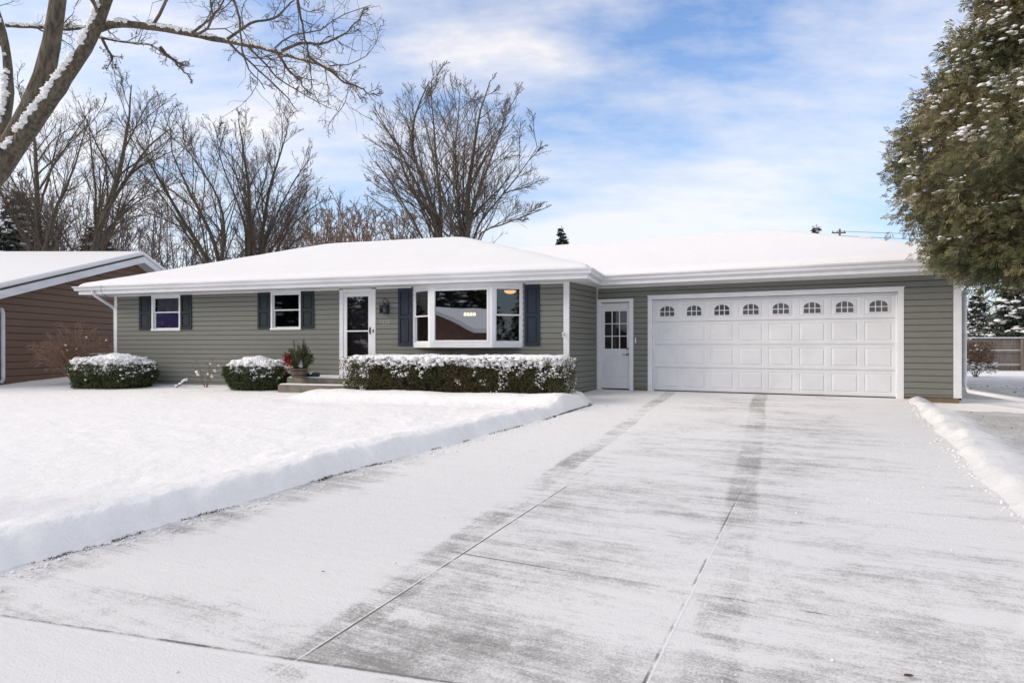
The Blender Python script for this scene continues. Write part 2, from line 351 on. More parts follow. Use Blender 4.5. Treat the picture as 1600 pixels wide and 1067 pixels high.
jw = MA(nt, 'MAXIMUM', jw, MA(nt, 'MULTIPLY', dline(bl, -.03, .02), .8))
cov = MA(nt, 'MULTIPLY_ADD', jw, .30, cov); cov = MA(nt, 'MULTIPLY_ADD', jd, -.55, cov)
snowf = sstep(cov, -.33, .31)
conc = mixc(nt, ramp(nt, noise(nt, co, 3, 6, .7), [(.3, 0.), (.7, 1.)]), (.36, .35, .325), (.27, .265, .245))
conc = mixc(nt, MA(nt, 'MULTIPLY', jd, .8), conc, (.14, .13, .12))
L(nt, mixc(nt, snowf, conc, (.87, .86, .845)), b.inputs['Base Color']); b.inputs['Roughness'].default_value = .7; b.inputs['Specular IOR Level'].default_value = .25
bump(nt, b, MA(nt, 'ADD', MA(nt, 'MULTIPLY', cov, 1.), MA(nt, 'MULTIPLY', jd, -.5)), .55, .035)
Uu, Ss = np.meshgrid(np.linspace(-8.0, 2.6, 60), np.linspace(-2.9, 16.2, 90), indexing='ij')
Uu = np.where(Ss > 13, np.minimum(Uu, 1.45+.0*Ss), Uu)
o = grid_mesh('driveway', Uu, Ss, base_z(Ss)+.004+.006*fbm(Uu*.7, Ss*.9), M['drive']); o.rotation_euler.z = -AG; tag(o, kind='structure')
m, nt, b = nmat('street_snow'); co = nt.nodes.new('ShaderNodeTexCoord').outputs['Object']
L(nt, mixc(nt, ramp(nt, noise(nt, co, 1, 5, .6, mscale=(.3, 2, 1)), [(.4, 0.), (.6, 1.)]), (.3, .3, .31), (.75, .76, .78)), b.inputs['Base Color'])
mb = MB(); mb.quad((-70, -14, -.12), (70, -14, -.12), (70, -6.5, -.12), (-70, -6.5, -.12)); o = mb.build('street', m); o.rotation_euler.z = -AG; tag(o, kind='structure')

# grass tufts showing along the bank foot
rs = random.Random(5); gv = []; gf = []
for i in range(34):
    s = 2.4+9.9*rs.random()**.8 if i > 9 else rs.uniform(9.5, 12.4); ln = rs.uniform(.04, .3)
    ue = float(np.interp(s, EDGE_S, EDGE_U))
    for k in range(int(60*ln/.15)):
        ss = s+rs.uniform(-ln, ln); wb = .17*float(fbm(ss*1.7, 3.))+.08*float(fbm(ss*7, 9.))
        ue = float(np.interp(ss, EDGE_S, EDGE_U)); uu = ue+wb+rs.uniform(-.025, .035)
        x, y = uu*UG+ss*VG; z = float(base_z(ss))+.0; a = rs.uniform(0, 6.28); w = rs.uniform(.004, .009); h = rs.uniform(.008, .026)
        n = len(gv); gv += [(x-w*math.cos(a), y-w*math.sin(a), z), (x+w*math.cos(a), y+w*math.sin(a), z), (x+rs.uniform(-.03, .03), y+rs.uniform(-.03, .03), z+h)]; gf.append((n, n+1, n+2))
o = mesh_np('grass_tufts', gv, np.array(gf), M['grass']); tag(o, 'dark dry grass blades showing at the foot of the snow bank beside the driveway', 'grass', kind='stuff')

# ---------------------------------------------------------------- the house
house = empty('ranch_house', FG(0, 0, .6), 'single storey sage green ranch house with attached garage and snowy hip roof', 'house')
EX = .127; ZS = 3.17; ZB = .66
LLEN = float(np.linalg.norm(np.array([1.27, 14.4])-PL0)); GLEN = float(np.linalg.norm(np.array([8.8, 12.57])-PG0))
def siding(mb, F, a0, a1, z0, z1, holes=(), ztop=ZS):
    zs = {z0, z1}; z = ztop
    while z > z0: 
        if z < z1: zs.add(z)
        if z0 < z-.022 < z1: zs.add(z-.022)
        z -= EX
    for h in holes:
        for q in h[2:]:
            if z0 < q < z1: zs.add(q)
    zs = sorted(zs)
    for q0, q1 in zip(zs, zs[1:]):
        if q1-q0 < 1e-5: continue
        k = math.floor((ztop-(q0+q1)/2)/EX)
        ct = ztop-k*EX; cb = ct-EX
        off = lambda q: .0 if q > ct-1e-4 else (.022 if q > ct-EX*.30 else .022+.004*(ct-q)/EX)
        segs = [(a0, a1)]
        for h in holes:
            if h[2] < (q0+q1)/2 < h[3]:
                ns = []
                for s0, s1 in segs:
                    if h[1] <= s0 or h[0] >= s1: ns.append((s0, s1)); continue
                    if h[0] > s0: ns.append((s0, h[0]))
                    if h[1] < s1: ns.append((h[1], s1))
                segs = ns
        for s0, s1 in segs:
            mb.quad(F(s0, off(q0), q0), F(s1, off(q0), q0), F(s1, off(q1, ), q1), F(s0, off(q1), q1))
            if abs(q0-cb) < 1e-4 or q0 == z0: mb.quad(F(s0, 0, q0), F(s1, 0, q0), F(s1, off(q0), q0), F(s0, off(q0), q0))
# openings on the main wall
W1 = (lu(238), lu(283), 2.15, 3.14); W2 = (lu(424), lu(471), 2.145, 3.14)
DR = (lu(533), lu(586), 1.0, 3.14); BY = (lu(645), lu(819), 1.69, 3.17)
def inset(r, d): return (r[0]+d, r[1]-d, r[2]+d, r[3]-d)
mb = MB(); siding(mb, FL, 0, LLEN, ZB, ZS, [inset(W1, .02), inset(W2, .02), inset(DR, .02), inset(BY, .06)])
mb.build('wall', M['siding'], house)
RC = np.array(FL(LLEN, 0, 0)[:2]); rv = PG0-RC; RL = float(np.linalg.norm(rv)); rv = rv/RL
FR = frame(RC, rv, np.array([-rv[1], rv[0]]))     # return wall, outwards = right
mb = MB(); siding(mb, FR, 0, RL, ZB, ZS); mb.build('wall', M['siding'], house)
DEPL, DEPG = 8.4, 7.46
# garage wall openings
SD = (gu(936), gu(988), .67, 2.80); GD = (gu(1018), gu(1404.5), .66, 2.83)
mb = MB(); siding(mb, FG, 0, GLEN, .71, ZS, [inset(SD, .02), inset(GD, .02)]); mb.build('wall', M['siding'], house)
# end and rear walls
def sidewall(P, Q):
    P = np.array(P); Q = np.array(Q); d = Q-P; ln = float(np.linalg.norm(d)); d = d/ln
    F = frame(P, d, np.array([-d[1], d[0]])); mb = MB(); siding(mb, F, 0, ln, .66, ZS); mb.build('wall', M['siding'], house)
    return F, ln
c_g = np.array(FG(GLEN, 0, 0)[:2]); c_gb = np.array(FG(GLEN, -DEPG, 0)[:2]); c_g2 = np.array(FG(-1, -DEPG, 0)[:2])
c_l = PL0; c_lb = np.array(FL(0, -DEPL, 0)[:2]); c_lb2 = np.array(FL(LLEN-.3, -DEPL, 0)[:2])
sidewall(c_g, c_gb); sidewall(c_gb, c_g2); sidewall(c_lb, c_l); sidewall(c_lb2, c_lb)
mb = MB()
mb.box(FL, .03, LLEN-.03, -.25, -.02, .2, ZB-.004); mb.build('foundation', M['found'], house)
for args in ((FG, 0, gu(936)-.002, -.2, -.006, .3, .706), (FG, GD[1]+.02, GLEN-.01, -.2, -.006, .2, .706), (FG, SD[1], GD[0], -.2, -.006, .3, .706), (FG, GLEN-.25, GLEN-.015, -DEPG, -.201, .2, .656), (FR, 0, RL-.02, -.2, -.012, .3, .656)):
    mb = MB(); mb.box(*args); mb.build('foundation', M['found'], house)
# corner trim
mb = MB(); mb.box(FL, -.02, .085, -.02, .03, ZB-.02, ZS-.004); mb.build('corner_trim', M['white'], house, bevel=.004)
mb = MB(); mb.box(FL, LLEN-.11, LLEN+.022, -.1, .03, ZB-.02, ZS-.004); mb.build('corner_trim', M['white'], house, bevel=.004)
mb = MB(); mb.box(FG, -.01, .035, 0, .035, ZB, ZS-.004); mb.build('corner_trim', M['white'], house, bevel=.004)
mb = MB(); mb.box(FG, GLEN-.11, GLEN+.025, -.12, .03, .70, ZS-.004); mb.build('corner_trim', M['white'], house, bevel=.004)
# frieze strip under the soffit
for args in ((FL, .09, DR[0]-.05, 0, .028, 3.135, ZS-.003), (FL, DR[1]+.05, BY[0]-.03, 0, .028, 3.135, ZS-.003), (FL, BY[1]+.03, LLEN-.115, 0, .028, 3.135, ZS-.003), (FG, .04, GLEN-.115, 0, .028, 3.145, ZS-.003)):
    mb = MB(); mb.box(*args); mb.build('frieze_strip', M['white'], house)

# windows
def window(F, r, depthmat, o=0., curtain=None, casing=.055):
    a0, a1, z0, z1 = r; w = empty('window', F((a0+a1)/2, o, z0)); w.parent = house; w.location = Vector(F((a0+a1)/2, o, z0))-house.location
    mb = MB(); c = casing
    mb.box(F, a0, a0+c, o-.06, o+.035, z0+c, z1-c); mb.box(F, a1-c, a1, o-.06, o+.035, z0+c, z1-c)
    mb.box(F, a0, a1, o-.06, o+.036, z1-c, z1); mb.box(F, a0-.01, a1+.01, o-.06, o+.05, z0, z0+c); mb.build('frame', M['white'], w, bevel=.004)
    zm = z0+(z1-z0)*.52; i0, i1 = a0+c, a1-c; t = .03
    for lo, hi, oo in ((z0+c, zm+.012, -.035), (zm-.012, z1-c, -.005)):
        mb = MB(); e = .002
        mb.box(F, i0+e, i0+t, o+oo-.022, o+oo, lo+t, hi-t); mb.box(F, i1-t, i1-e, o+oo-.022, o+oo, lo+t, hi-t)
        mb.box(F, i0+e, i1-e, o+oo-.022, o+oo, lo+e, lo+t); mb.box(F, i0+e, i1-e, o+oo-.022, o+oo, hi-t, hi-e)
        mb.build('sash', M['white'], w)
        mb = MB(); mb.quad(F(i0+t, o+oo-.012, lo+t), F(i1-t, o+oo-.012, lo+t), F(i1-t, o+oo-.012, hi-t), F(i0+t, o+oo-.012, hi-t)); mb.build('pane', depthmat, w)
    if curtain:
        for (q0, q1, mt) in curtain:
            V = []; n = 40; zl = z0+c+(z1-z0-2*c)*q0; zh = z0+c+(z1-z0-2*c)*q1
            a = np.linspace(i0, i1, n); oo = o-.10+.012*np.sin(a*70)
            A = np.array([[F(x, y, z) for x, y in zip(a, oo)] for z in (zl, zh)]); grid_mesh('curtain', A[..., 0], A[..., 1], A[..., 2], mt, w)
    return w
def room(F, a0, a1, z0, z1, dep, mat, o0=-.065):
    mb = MB(); p = [F(a, o, z) for z in (z0, z1) for o in (o0-dep, o0) for a in (a0, a1)]
    mb.add(p, [(0, 1, 3, 2), (4, 6, 7, 5), (0, 4, 5, 1), (0, 2, 6, 4), (1, 5, 7, 3)]); mb.build('room', mat, house)
window(FL, W1, M['glass'], curtain=[(0, .5, M['purple']), (.5, 1, M['blind'])])
window(FL, W2, M['glass'])
room(FL, W1[0]-.6, W1[1]+.6, 1.2, 3.16, 2.5, M['dark'], -.13); room(FL, W2[0]-.6, W2[1]+.6, 1.2, 3.16, 2.5, M['dark'], -.07)
# shutters
def shutter(F, a0, a1, z0, z1, mt, o=.018, lab=None):
    mb = MB(); s = (a1-a0)*.17; zm = z0+(z1-z0)*.5
    mb.box(F, a0, a0+s, o, o+.03, z0, z1); mb.box(F, a1-s, a1, o, o+.03, z0, z1)
    for q0, q1 in ((z0, z0+.07), (zm-.04, zm+.04), (z1-.07, z1)): mb.box(F, a0+s, a1-s, o, o+.0285, q0, q1)
    mb.box(F, a0+s, a1-s, o, o+.008, z0+.07, zm-.04); mb.box(F, a0+s, a1-s, o, o+.008, zm+.04, z1-.07)
    for q0, q1 in ((z0+.07, zm-.04), (zm+.04, z1-.07)): mb.box(F, a0+s+.028, a1-s-.028, o+.008, o+.022, q0+.028, q1-.028)
    ob = mb.build('shutter', mt, house, bevel=.003)
    if lab: ob['label'] = lab
for w, a, b2 in ((W1, 219, 301), (W2, 404, 492)):
    shutter(FL, lu(a), w[0]-.014, w[2]+.03, 3.13, M['shutter_dk']); shutter(FL, w[1]+.014, lu(b2), w[2]+.03, 3.13, M['shutter_dk'])
shutter(FL, lu(623), BY[0]-.012, 1.73, 3.13, M['shutter'], lab='tall slate blue shutter beside the bay window'); shutter(FL, BY[1]+.02, lu(844), 1.73, 3.13, M['shutter'], lab='tall slate blue shutter beside the bay window')
# bay window
bay = empty('bay_window', FL((BY[0]+BY[1])/2, 0, BY[2])); bay.parent = house; bay.location = Vector(FL((BY[0]+BY[1])/2, 0, BY[2]))-house.location
PR = .40; AA = .64
bp = [(BY[0], .002), (BY[0]+AA, PR), (BY[1]-AA, PR), (BY[1], .002)]
mb = MB()
for q0, q1 in ((BY[2], BY[2]+.05), (ZS-.06, ZS-.004)):
    mb = MB(); n = 0; mb.add([FL(a, o, z) for z in (q0, q1) for a, o in bp], [(3, 2, 1, 0), (4, 5, 6, 7)]+[(i, (i+1) % 4, 4+(i+1) % 4, 4+i) for i in range(4)])
    mb.build('bay_board', M['white'], bay)
def facet(p, q, kind):
    P = np.array(FL(p[0], p[1], 0)[:2]); Q = np.array(FL(q[0], q[1], 0)[:2]); d = Q-P; ln = float(np.linalg.norm(d)); d = d/ln
    F = frame(P, d, np.array([-d[1], d[0]])); z0, z1 = BY[2]+.05, ZS-.06
    mb = MB(); c = .075; mb.box(F, .0, c, -.07, .004, z0, z1); mb.box(F, ln-c, ln, -.07, .004, z0, z1)
    mb.box(F, c, ln-c, -.07, .003, z0, z0+.07); mb.box(F, c, ln-c, -.07, .003, z1-.05, z1)
    if kind == 'pic':
        b2 = .05; i0, i1, y0, y1 = c, ln-c, z0+.07, z1-.05
        mb.build('frame', M['white'], bay, bevel=.004); mb = MB()
        mb.box(F, i0, i0+b2, -.05, .014, y0, y1); mb.box(F, i1-b2, i1, -.05, .014, y0, y1); mb.box(F, i0+b2, i1-b2, -.05, .0135, y0, y0+b2); mb.box(F, i0+b2, i1-b2, -.05, .0135, y1-b2, y1)
        mb.build('sash', M['white'], bay, bevel=.005)
        mb = MB(); mb.quad(F(i0+b2, -.02, y0+b2), F(i1-b2, -.02, y0+b2), F(i1-b2, -.02, y1-b2), F(i0+b2, -.02, y1-b2)); mb.build('pane', M['bayglass'], bay)
    else:
        mb.build('frame', M['white'], bay, bevel=.004); i0, i1, y0, y1 = c, ln-c, z0+.07, z1-.05; zm = (y0+y1)/2; t = .032
        for lo, hi, oo in ((y0, zm+.015, -.04), (zm-.015, y1, -.012)):
            mb = MB(); mb.box(F, i0, i0+t, oo-.025, oo, lo+t, hi-t); mb.box(F, i1-t, i1, oo-.025, oo, lo+t, hi-t); mb.box(F, i0, i1, oo-.025, oo, lo, lo+t); mb.box(F, i0, i1, oo-.025, oo, hi-t, hi)
            mb.build('sash', M['white'], bay)
            mb = MB(); mb.quad(F(i0+t, oo-.014, lo+t), F(i1-t, oo-.014, lo+t), F(i1-t, oo-.014, hi-t), F(i0+t, oo-.014, hi-t)); mb.build('pane', M['glass'], bay)
facet(bp[0], bp[1], 'dh'); facet(bp[1], bp[2], 'pic'); facet(bp[2], bp[3], 'dh')
room(FL, BY[0]-1.2, BY[1]+.7, 1.0, 3.15, 5.5, M['room'], -.03)
# storm door
a0, a1, z0, z1 = DR; c = .075
dr = empty('storm_door', FL((a0+a1)/2, 0, z0)); dr.parent = house; dr.location = Vector(FL((a0+a1)/2, 0, z0))-house.location
mb = MB(); mb.box(FL, a0-.03, a0+c, -.1, .035, z0, z1); mb.box(FL, a1-c, a1+.03, -.1, .035, z0, z1); mb.box(FL, a0+c, a1-c, -.1, .034, z1-c, z1+.015); mb.box(FL, a0+c, a1-c, -.1, .05, z0-.01, z0+.03); mb.build('frame', M['white'], dr, bevel=.004)
i0, i1, y0, y1 = a0+c+.004, a1-c-.004, z0+.035, z1-c-.004; t = .10; zm = 2.10
mb = MB(); mb.box(FL, i0, i0+t, -.01, .022, y0, y1); mb.box(FL, i1-t, i1, -.01, .022, y0, y1); mb.box(FL, i0+t, i1-t, -.01, .021, y1-t, y1); mb.box(FL, i0+t, i1-t, -.01, .021, y0, y0+.14); mb.box(FL, i0+t, i1-t, -.01, .020, zm-.017, zm+.017); mb.build('door_leaf', M['white'], dr, bevel=.004)
for q0, q1 in ((y0+.14, zm-.017), (zm+.017, y1-t)):
    mb = MB(); mb.quad(FL(i0+t, .006, q0), FL(i1-t, .006, q0), FL(i1-t, .006, q1), FL(i0+t, .006, q1)); mb.build('pane', M['doorglass'], dr)
mb = MB(); mb.box(FL, i0, i1, -.14, -.10, z0, z1-.05)
gw = (i1-i0-.3)/3
for k in range(4): mb.box(FL, i0+.15+k*gw-.01, i0+.15+k*gw+.01, -.0999, -.088, 2.3, 2.85)
for k in range(3): mb.box(FL, i0+.14, i1-.14, -.0998, -.089, 2.3+k*.265, 2.32+k*.265)
for q in (0, 1): mb.box(FL, i0+.17+q*.3, i0+.37+q*.3, -.0999, -.09, 1.25, 2.1)
mb.build('inner_door', M['doorbrown'], dr)
mb = MB(); hx_ = i1-.045; mb.box(FL, hx_-.014, hx_+.014, .022, .032, 2.02, 2.20); mb.tube([FL(hx_, .03, 2.16), FL(hx_, .06, 2.15), FL(hx_, .06, 2.06), FL(hx_, .03, 2.05)], .008); mb.build('handle', M['black'], dr)
mb = MB(); mb.box(FL, a1-.045, a1-.018, .035, .045, 2.06, 2.14); mb.build('doorbell', M['black'], house)
# side door
a0, a1, z0, z1 = SD; sd = empty('side_door', FG((a0+a1)/2, 0, z0)); sd.parent = house; sd.location = Vector(FG((a0+a1)/2, 0, z0))-house.location
c = .07
mb = MB(); mb.box(FG, a0-.03, a0+c, -.1, .035, z0-.02, z1); mb.box(FG, a1-c, a1+.03, -.1, .035, z0-.02, z1); mb.box(FG, a0-.031, a1+.031, -.1, .037, z1, z1+.075); mb.build('frame', M['white'], sd, bevel=.005)
i0, i1 = a0+c+.004, a1-c-.004; y0, y1 = z0+.02, z1-.004; gx0, gx1 = gu(944.5), gu(979.5); gz0, gz1 = 1.66, 2.58
mb = MB(); mb.box(FG, i0, gx0, -.06, -.02, y0, y1); mb.box(FG, gx1, i1, -.06, -.02, y0, y1); mb.box(FG, gx0, gx1, -.06, -.0201, y0, gz0); mb.box(FG, gx0, gx1, -.06, -.0201, gz1, y1)
def raised(mb, F, a0, a1, z0, z1, o, g=.006, w=.022):
    R = [(0, 0), (w*.4, -g), (w*1.2, -g), (w*2.0, .004)]; vs = []
    for d, oo in R: vs += [F(a0+d, o+oo, z0+d), F(a1-d, o+oo, z0+d), F(a1-d, o+oo, z1-d), F(a0+d, o+oo, z1-d)]
    fs = [(4*i+k, 4*i+(k+1) % 4, 4*i+4+(k+1) % 4, 4*i+4+k) for i in range(3) for k in range(4)]+[(12, 13, 14, 15)]
    mb.add(vs, fs)
pw = (gx1-gx0)*.42
for q in (gx0+.01, gx1-.01-pw):
    for (d, w, oo) in ((0, .02, .008), (.045, pw/2-.045, .006)):
        e = .02
        mb.box(FG, q+d, q+d+e, -.02, -.02+oo, .95, 1.5-d); mb.box(FG, q+pw-d-e, q+pw-d, -.02, -.02+oo, .95, 1.5-d)
        mb.box(FG, q+d+e, q+pw-d-e, -.02, -.0202+oo, .95+d, .97+d); mb.box(FG, q+d+e, q+pw-d-e, -.02, -.0202+oo, 1.48-d, 1.5-d)
        if d: break
mb.build('door_leaf', M['doorwhite'], sd, bevel=.003)
mb = MB(); mb.quad(FG(gx0, -.035, gz0), FG(gx1, -.035, gz0), FG(gx1, -.035, gz1), FG(gx0, -.035, gz1)); mb.build('pane', M['glass'], sd)
mb = MB(); e = .028
mb.box(FG, gx0-e, gx0, -.03, -.008, gz0-e, gz1+e); mb.box(FG, gx1, gx1+e, -.03, -.008, gz0-e, gz1+e); mb.box(FG, gx0, gx1, -.03, -.0082, gz0-e, gz0); mb.box(FG, gx0, gx1, -.03, -.0082, gz1, gz1+e)
for k in (1, 2):
    q = gx0+(gx1-gx0)*k/3; mb.box(FG, q-.009, q+.009, -.034, -.012, gz0, gz1); q = gz0+(gz1-gz0)*k/3; mb.box(FG, gx0, gx1, -.0338, -.0122, q-.009, q+.009)
mb.build('muntins', M['white'], sd)
mb = MB(); q = i1-.045; mb.tube([FG(q, -.02, 1.66), FG(q, .02, 1.66)], .026, 14); mb.build('deadbolt', M['metal'], sd, smooth=True); mb = MB(); mb.tube([FG(q, -.02, 1.52), FG(q, .03, 1.52)], .03, 14); mb.tube([FG(q, .025, 1.52), FG(q-.06, .035, 1.515), FG(q-.12, .03, 1.52)], .009); mb.build('handle', M['metal'], sd, smooth=True)
mb = MB(); mb.box(FG, a0-.02, a1+.02, -.02, .05, z0-.06, z0-.021); mb.build('threshold', M['pitch'], sd)
room(FG, a0-.03, a1+.8, .7, 2.9, 3, M['dark'], -.11)
mb = MB(); q = gu(993.5); mb.box(FG, q-.012, q+.012, .016, .03, zz(536, gd(993)), zz(528, gd(993))); mb.build('doorbell', M['white'], house)
# garage door
a0, a1, z0, z1 = GD; gdr = empty('garage_door', FG((a0+a1)/2, 0, z0)); gdr.parent = house; gdr.location = Vector(FG((a0+a1)/2, 0, z0))-house.location
mb = MB(); mb.box(FG, a0-.085, a0+.02, -.16, .03, z0-.03, z1); mb.box(FG, a1-.02, a1+.085, -.16, .03, z0-.03, z1); mb.box(FG, a0-.086, a1+.086, -.16, .032, z1, z1+.10)
mb.box(FG, a0-.1, a1+.1, .0321, .05, z1+.085, z1+.105)
mb.box(FG, a0+.0205, a0+.05, -.12, -.055, z0-.01, z1); mb.box(FG, a1-.05, a1-.0205, -.12, -.055, z0-.01, z1); mb.box(FG, a0+.05, a1-.05, -.12, -.055, z1-.03, z1-.001); mb.build('frame', M['white'], gdr, bevel=.005)
i0, i1 = a0+.045, a1-.045; zr = [.675, 1.22, 1.76, 2.30, z1-.025]; cw = (i1-i0)/8; OD = -.085
for r in range(4):
    mb = MB(); q0, q1 = zr[r]+.004, zr[r+1]-.004
    # face with eight panels: strips between them, then recessed mouldings
    mz, mx_ = .065, .055
    mb.quad(FG(i0, OD, q0), FG(i1, OD, q0), FG(i1, OD, q0+mz), FG(i0, OD, q0+mz)); mb.quad(FG(i0, OD, q1-mz), FG(i1, OD, q1-mz), FG(i1, OD, q1), FG(i0, OD, q1))
    mb.quad(FG(i0, OD-.03, q0), FG(i1, OD-.03, q0), FG(i1, OD, q0), FG(i0, OD, q0)); mb.quad(FG(i0, OD, q1), FG(i1, OD, q1), FG(i1, OD-.03, q1), FG(i0, OD-.03, q1))
    for k in range(9):
        l0 = i0 if k == 0 else i0+k*cw-mx_; l1 = i1 if k == 8 else i0+k*cw+mx_
        mb.quad(FG(l0, OD, q0+mz), FG(l1, OD, q0+mz), FG(l1, OD, q1-mz), FG(l0, OD, q1-mz))
    for k in range(8): raised(mb, FG, i0+k*cw+mx_, i0+(k+1)*cw-mx_, q0+mz, q1-mz, OD)
    if r: mb.quad(FG(i0, OD-.035, q0-.01), FG(i1, OD-.035, q0-.01), FG(i1, OD-.035, q0+.002), FG(i0, OD-.035, q0+.002))
    sec = mb.build('door_section', M['doorwhite'], gdr)
    if r == 3:
        for k in range(8):
            cx = i0+(k+.5)*cw; hw = .165; b0 = q0+.13; bh = .13; tot = .235
            arc = [(cx+hw*math.cos(t), b0+bh+(tot-bh)*math.sin(t)) for t in np.linspace(0, math.pi, 15)]
            poly = [(cx-hw, b0), (cx+hw, b0)]+arc
            pm = MB(); pm.quad(*[FG(a, OD+.008, z) for a, z in poly]); gp = pm.build('window_pane', M['garageglass'], gdr)
            fm = MB(); cy = b0+tot/2; s1 = 1.14
            outp = [(cx+(a-cx)*1.11, cy+(z-cy)*1.16) for a, z in poly]; n = len(poly); vs = [FG(a, OD+.006, z) for a, z in poly]+[FG(a, OD+.014, z) for a, z in poly]+[FG(a, OD+.014, z) for a, z in outp]+[FG(a, OD+.004, z) for a, z in outp]
            fs = [(j*n+i, j*n+(i+1) % n, (j+1)*n+(i+1) % n, (j+1)*n+i) for j in range(3) for i in range(n)]; fm.add(vs, fs)
            for q in (-hw/3, hw/3):
                zt = b0+bh+(tot-bh)*math.sqrt(1-(q/hw)**2); fm.box(FG, cx+q-.009, cx+q+.009, OD+.008, OD+.0135, b0, zt)
            fm.box(FG, cx-hw, cx+hw, OD+.008, OD+.0133, b0+bh*.82-.008, b0+bh*.82+.009); fm.build('window_frame', M['doorwhite'], gdr)
mb = MB(); mb.box(FG, a0+.02, a1-.02, -.13, -.07, .60, .678); mb.build('bottom_seal', M['pitch'], gdr)
mb = MB(); mb.box(FG, a0+.02, a1-.02, -.3, -.13, .6, z1); mb.build('backing', M['pitch'], gdr)
# house number, spigot
def number(txt):
    cu = bpy.data.curves.new('house_number', 'FONT'); cu.body = txt; cu.size = .135; cu.extrude = .006; cu.space_character = 1.1; cu.offset = -.004
    ob = bpy.data.objects.new('tmp', cu); C.objects.link(ob); dg = bpy.context.evaluated_depsgraph_get(); me = bpy.data.meshes.new_from_object(ob.evaluated_get(dg)); bpy.data.objects.remove(ob)
    me.name = 'house_number'; me.materials.clear(); d = ld(593, .03)
    a = lu(593.5); z = zz(506, d)
    for v in me.vertices: v.co = Vector(FL(a+v.co.x, .026+v.co.z, z+v.co.y))
    return link('house_number', me, M['numeral'], house)
M['numeral'] = simple('pale_numeral_metal', (.75, .75, .74), (.6, .6, .6), 20, .4, metal=.2)
number('1220')
mb = MB(); a = lu(881); z = zz(524, ld(881)); mb.tube([FL(a, .015, z), FL(a, .07, z), FL(a, .10, z-.04)], .014); mb.tube([FL(a-.03, .05, z+.045), FL(a+.03, .05, z+.045)], .018); mb.tube([FL(a, .05, z), FL(a, .05, z+.045)], .008); mb.build('water_spigot', M['white'], house, smooth=True)
# wall lantern
a = lu(603.5); d = ld(603); zc = zz(482, d)
lan = empty('wall_lantern', FL(a, 0, zc)); lan.parent = house; lan.location = Vector(FL(a, 0, zc))-house.location
mb = MB(); mb.box(FL, a+.05, a+.10, .015, .03, zc-.1, zc+.13)
for (x, y) in ((-.085, .04), (.085, .04), (-.085, .17), (.085, .17)): mb.box(FL, a+x-.009, a+x+.009, y-.008, y+.008, zc-.11, zc+.07)
mb.box(FL, a-.1, a+.1, .03, .18, zc-.125, zc-.105); mb.box(FL, a-.1, a+.1, .03, .18, zc+.07, zc+.085); mb.box(FL, a-.085, a+.085, .165, .175, zc-.01, zc+.004); mb.box(FL, a-.006, a+.006, .166, .178, zc-.11, zc+.07)
mb.tube([FL(a+.07, .02, zc+.1), FL(a+.07, .06, zc+.19), FL(a+.03, .1, zc+.23), FL(a-.01, .1, zc+.22), FL(a-.03, .1, zc+.18), FL(a-.01, .1, zc+.15)], .010, 6); mb.tube([FL(a, .1, zc+.08), FL(a, .1, zc+.13)], [.06, .01], 6)
mb.build('lantern_frame', M['black'], lan)
mb = MB(); mb.box(FL, a-.078, a+.078, .045, .16, zc-.103, zc+.068); mb.build('lantern_glass', M['glass'], lan)
mb = MB(); mb.tube([FL(a, .1, zc-.1), FL(a, .1, zc-.03), FL(a, .1, zc+.02)], [.03, .035, .012], 10); mb.build('bulb', M['white'], lan, smooth=True)

# roof: eave outline
OV = .62; GW = .12
eL0 = FL(-OV, -DEPL-OV, 0)[:2]; eL1 = FL(-OV, OV, 0)[:2]; eL2 = FL(LLEN+.55, OV, 0)[:2]
def gint():      # where the return eave meets the garage eave line
    P = np.array(eL2); d = VL; Q = np.array(FG(0, OV, 0)[:2]); A = np.array([d, -UG]).T; t = np.linalg.solve(A, Q-P); return tuple(P+d*t[0])
eV = gint(); eG1 = FG(GLEN+OV, OV, 0)[:2]; eG2 = FG(GLEN+OV, -DEPG-OV, 0)[:2]
eG3 = FG(-1, -DEPG-OV, 0)[:2]; eL3 = FL(LLEN+.55, -DEPL-OV, 0)[:2]
path = [eL0, eL1, eL2, eV, eG1, eG2]
def sweep(path, prof, closed_prof=True):
    P = [np.array(p, float) for p in path]; n = len(P); rows = []
    for i in range(n):
        ns = []
        if i > 0: d = P[i]-P[i-1]; d = d/np.linalg.norm(d); ns.append(np.array([d[1], -d[0]]))
        if i < n-1: d = P[i+1]-P[i]; d = d/np.linalg.norm(d); ns.append(np.array([d[1], -d[0]]))
        m_ = sum(ns); m_ = m_/np.dot(m_, ns[0]) if len(ns) == 2 else ns[0]
        rows.append([(P[i][0]+m_[0]*o, P[i][1]+m_[1]*o, z) for o, z in prof])
    k = len(prof); vs = [v for r in rows for v in r]
    fs = [(i*k+j, (i+1)*k+j, (i+1)*k+(j+1) % k, i*k+(j+1) % k) for i in range(n-1) for j in range(k if closed_prof else k-1)]
    if closed_prof: fs += [tuple(range(k)), tuple(range((n-1)*k, n*k))[::-1]]
    return vs, fs
# (outward normal is to the right of the walking direction: left side walks towards camera ... )
mb = MB(); mb.add(*sweep(path, [(-.02, 3.17), (.005, 3.17), (.005, 3.36), (-.02, 3.36)])); roof = None
fascia = mb.build('fascia', M['white'], house)
mb = MB(); mb.add(*sweep(path, [(.007, 3.265), (.07, 3.265), (.085, 3.29), (.085, 3.325), (.12, 3.355), (.125, 3.385), (.118, 3.385), (.07, 3.33), (.007, 3.32)])); mb.build('gutter', M['gutter'], house, bevel=0)
mb = MB(); mb.add(*sweep(path, [(-.60, 3.168), (-.02, 3.172), (-.02, 3.19), (-.60, 3.19)])); mb.build('soffit', M['soffit'], house)
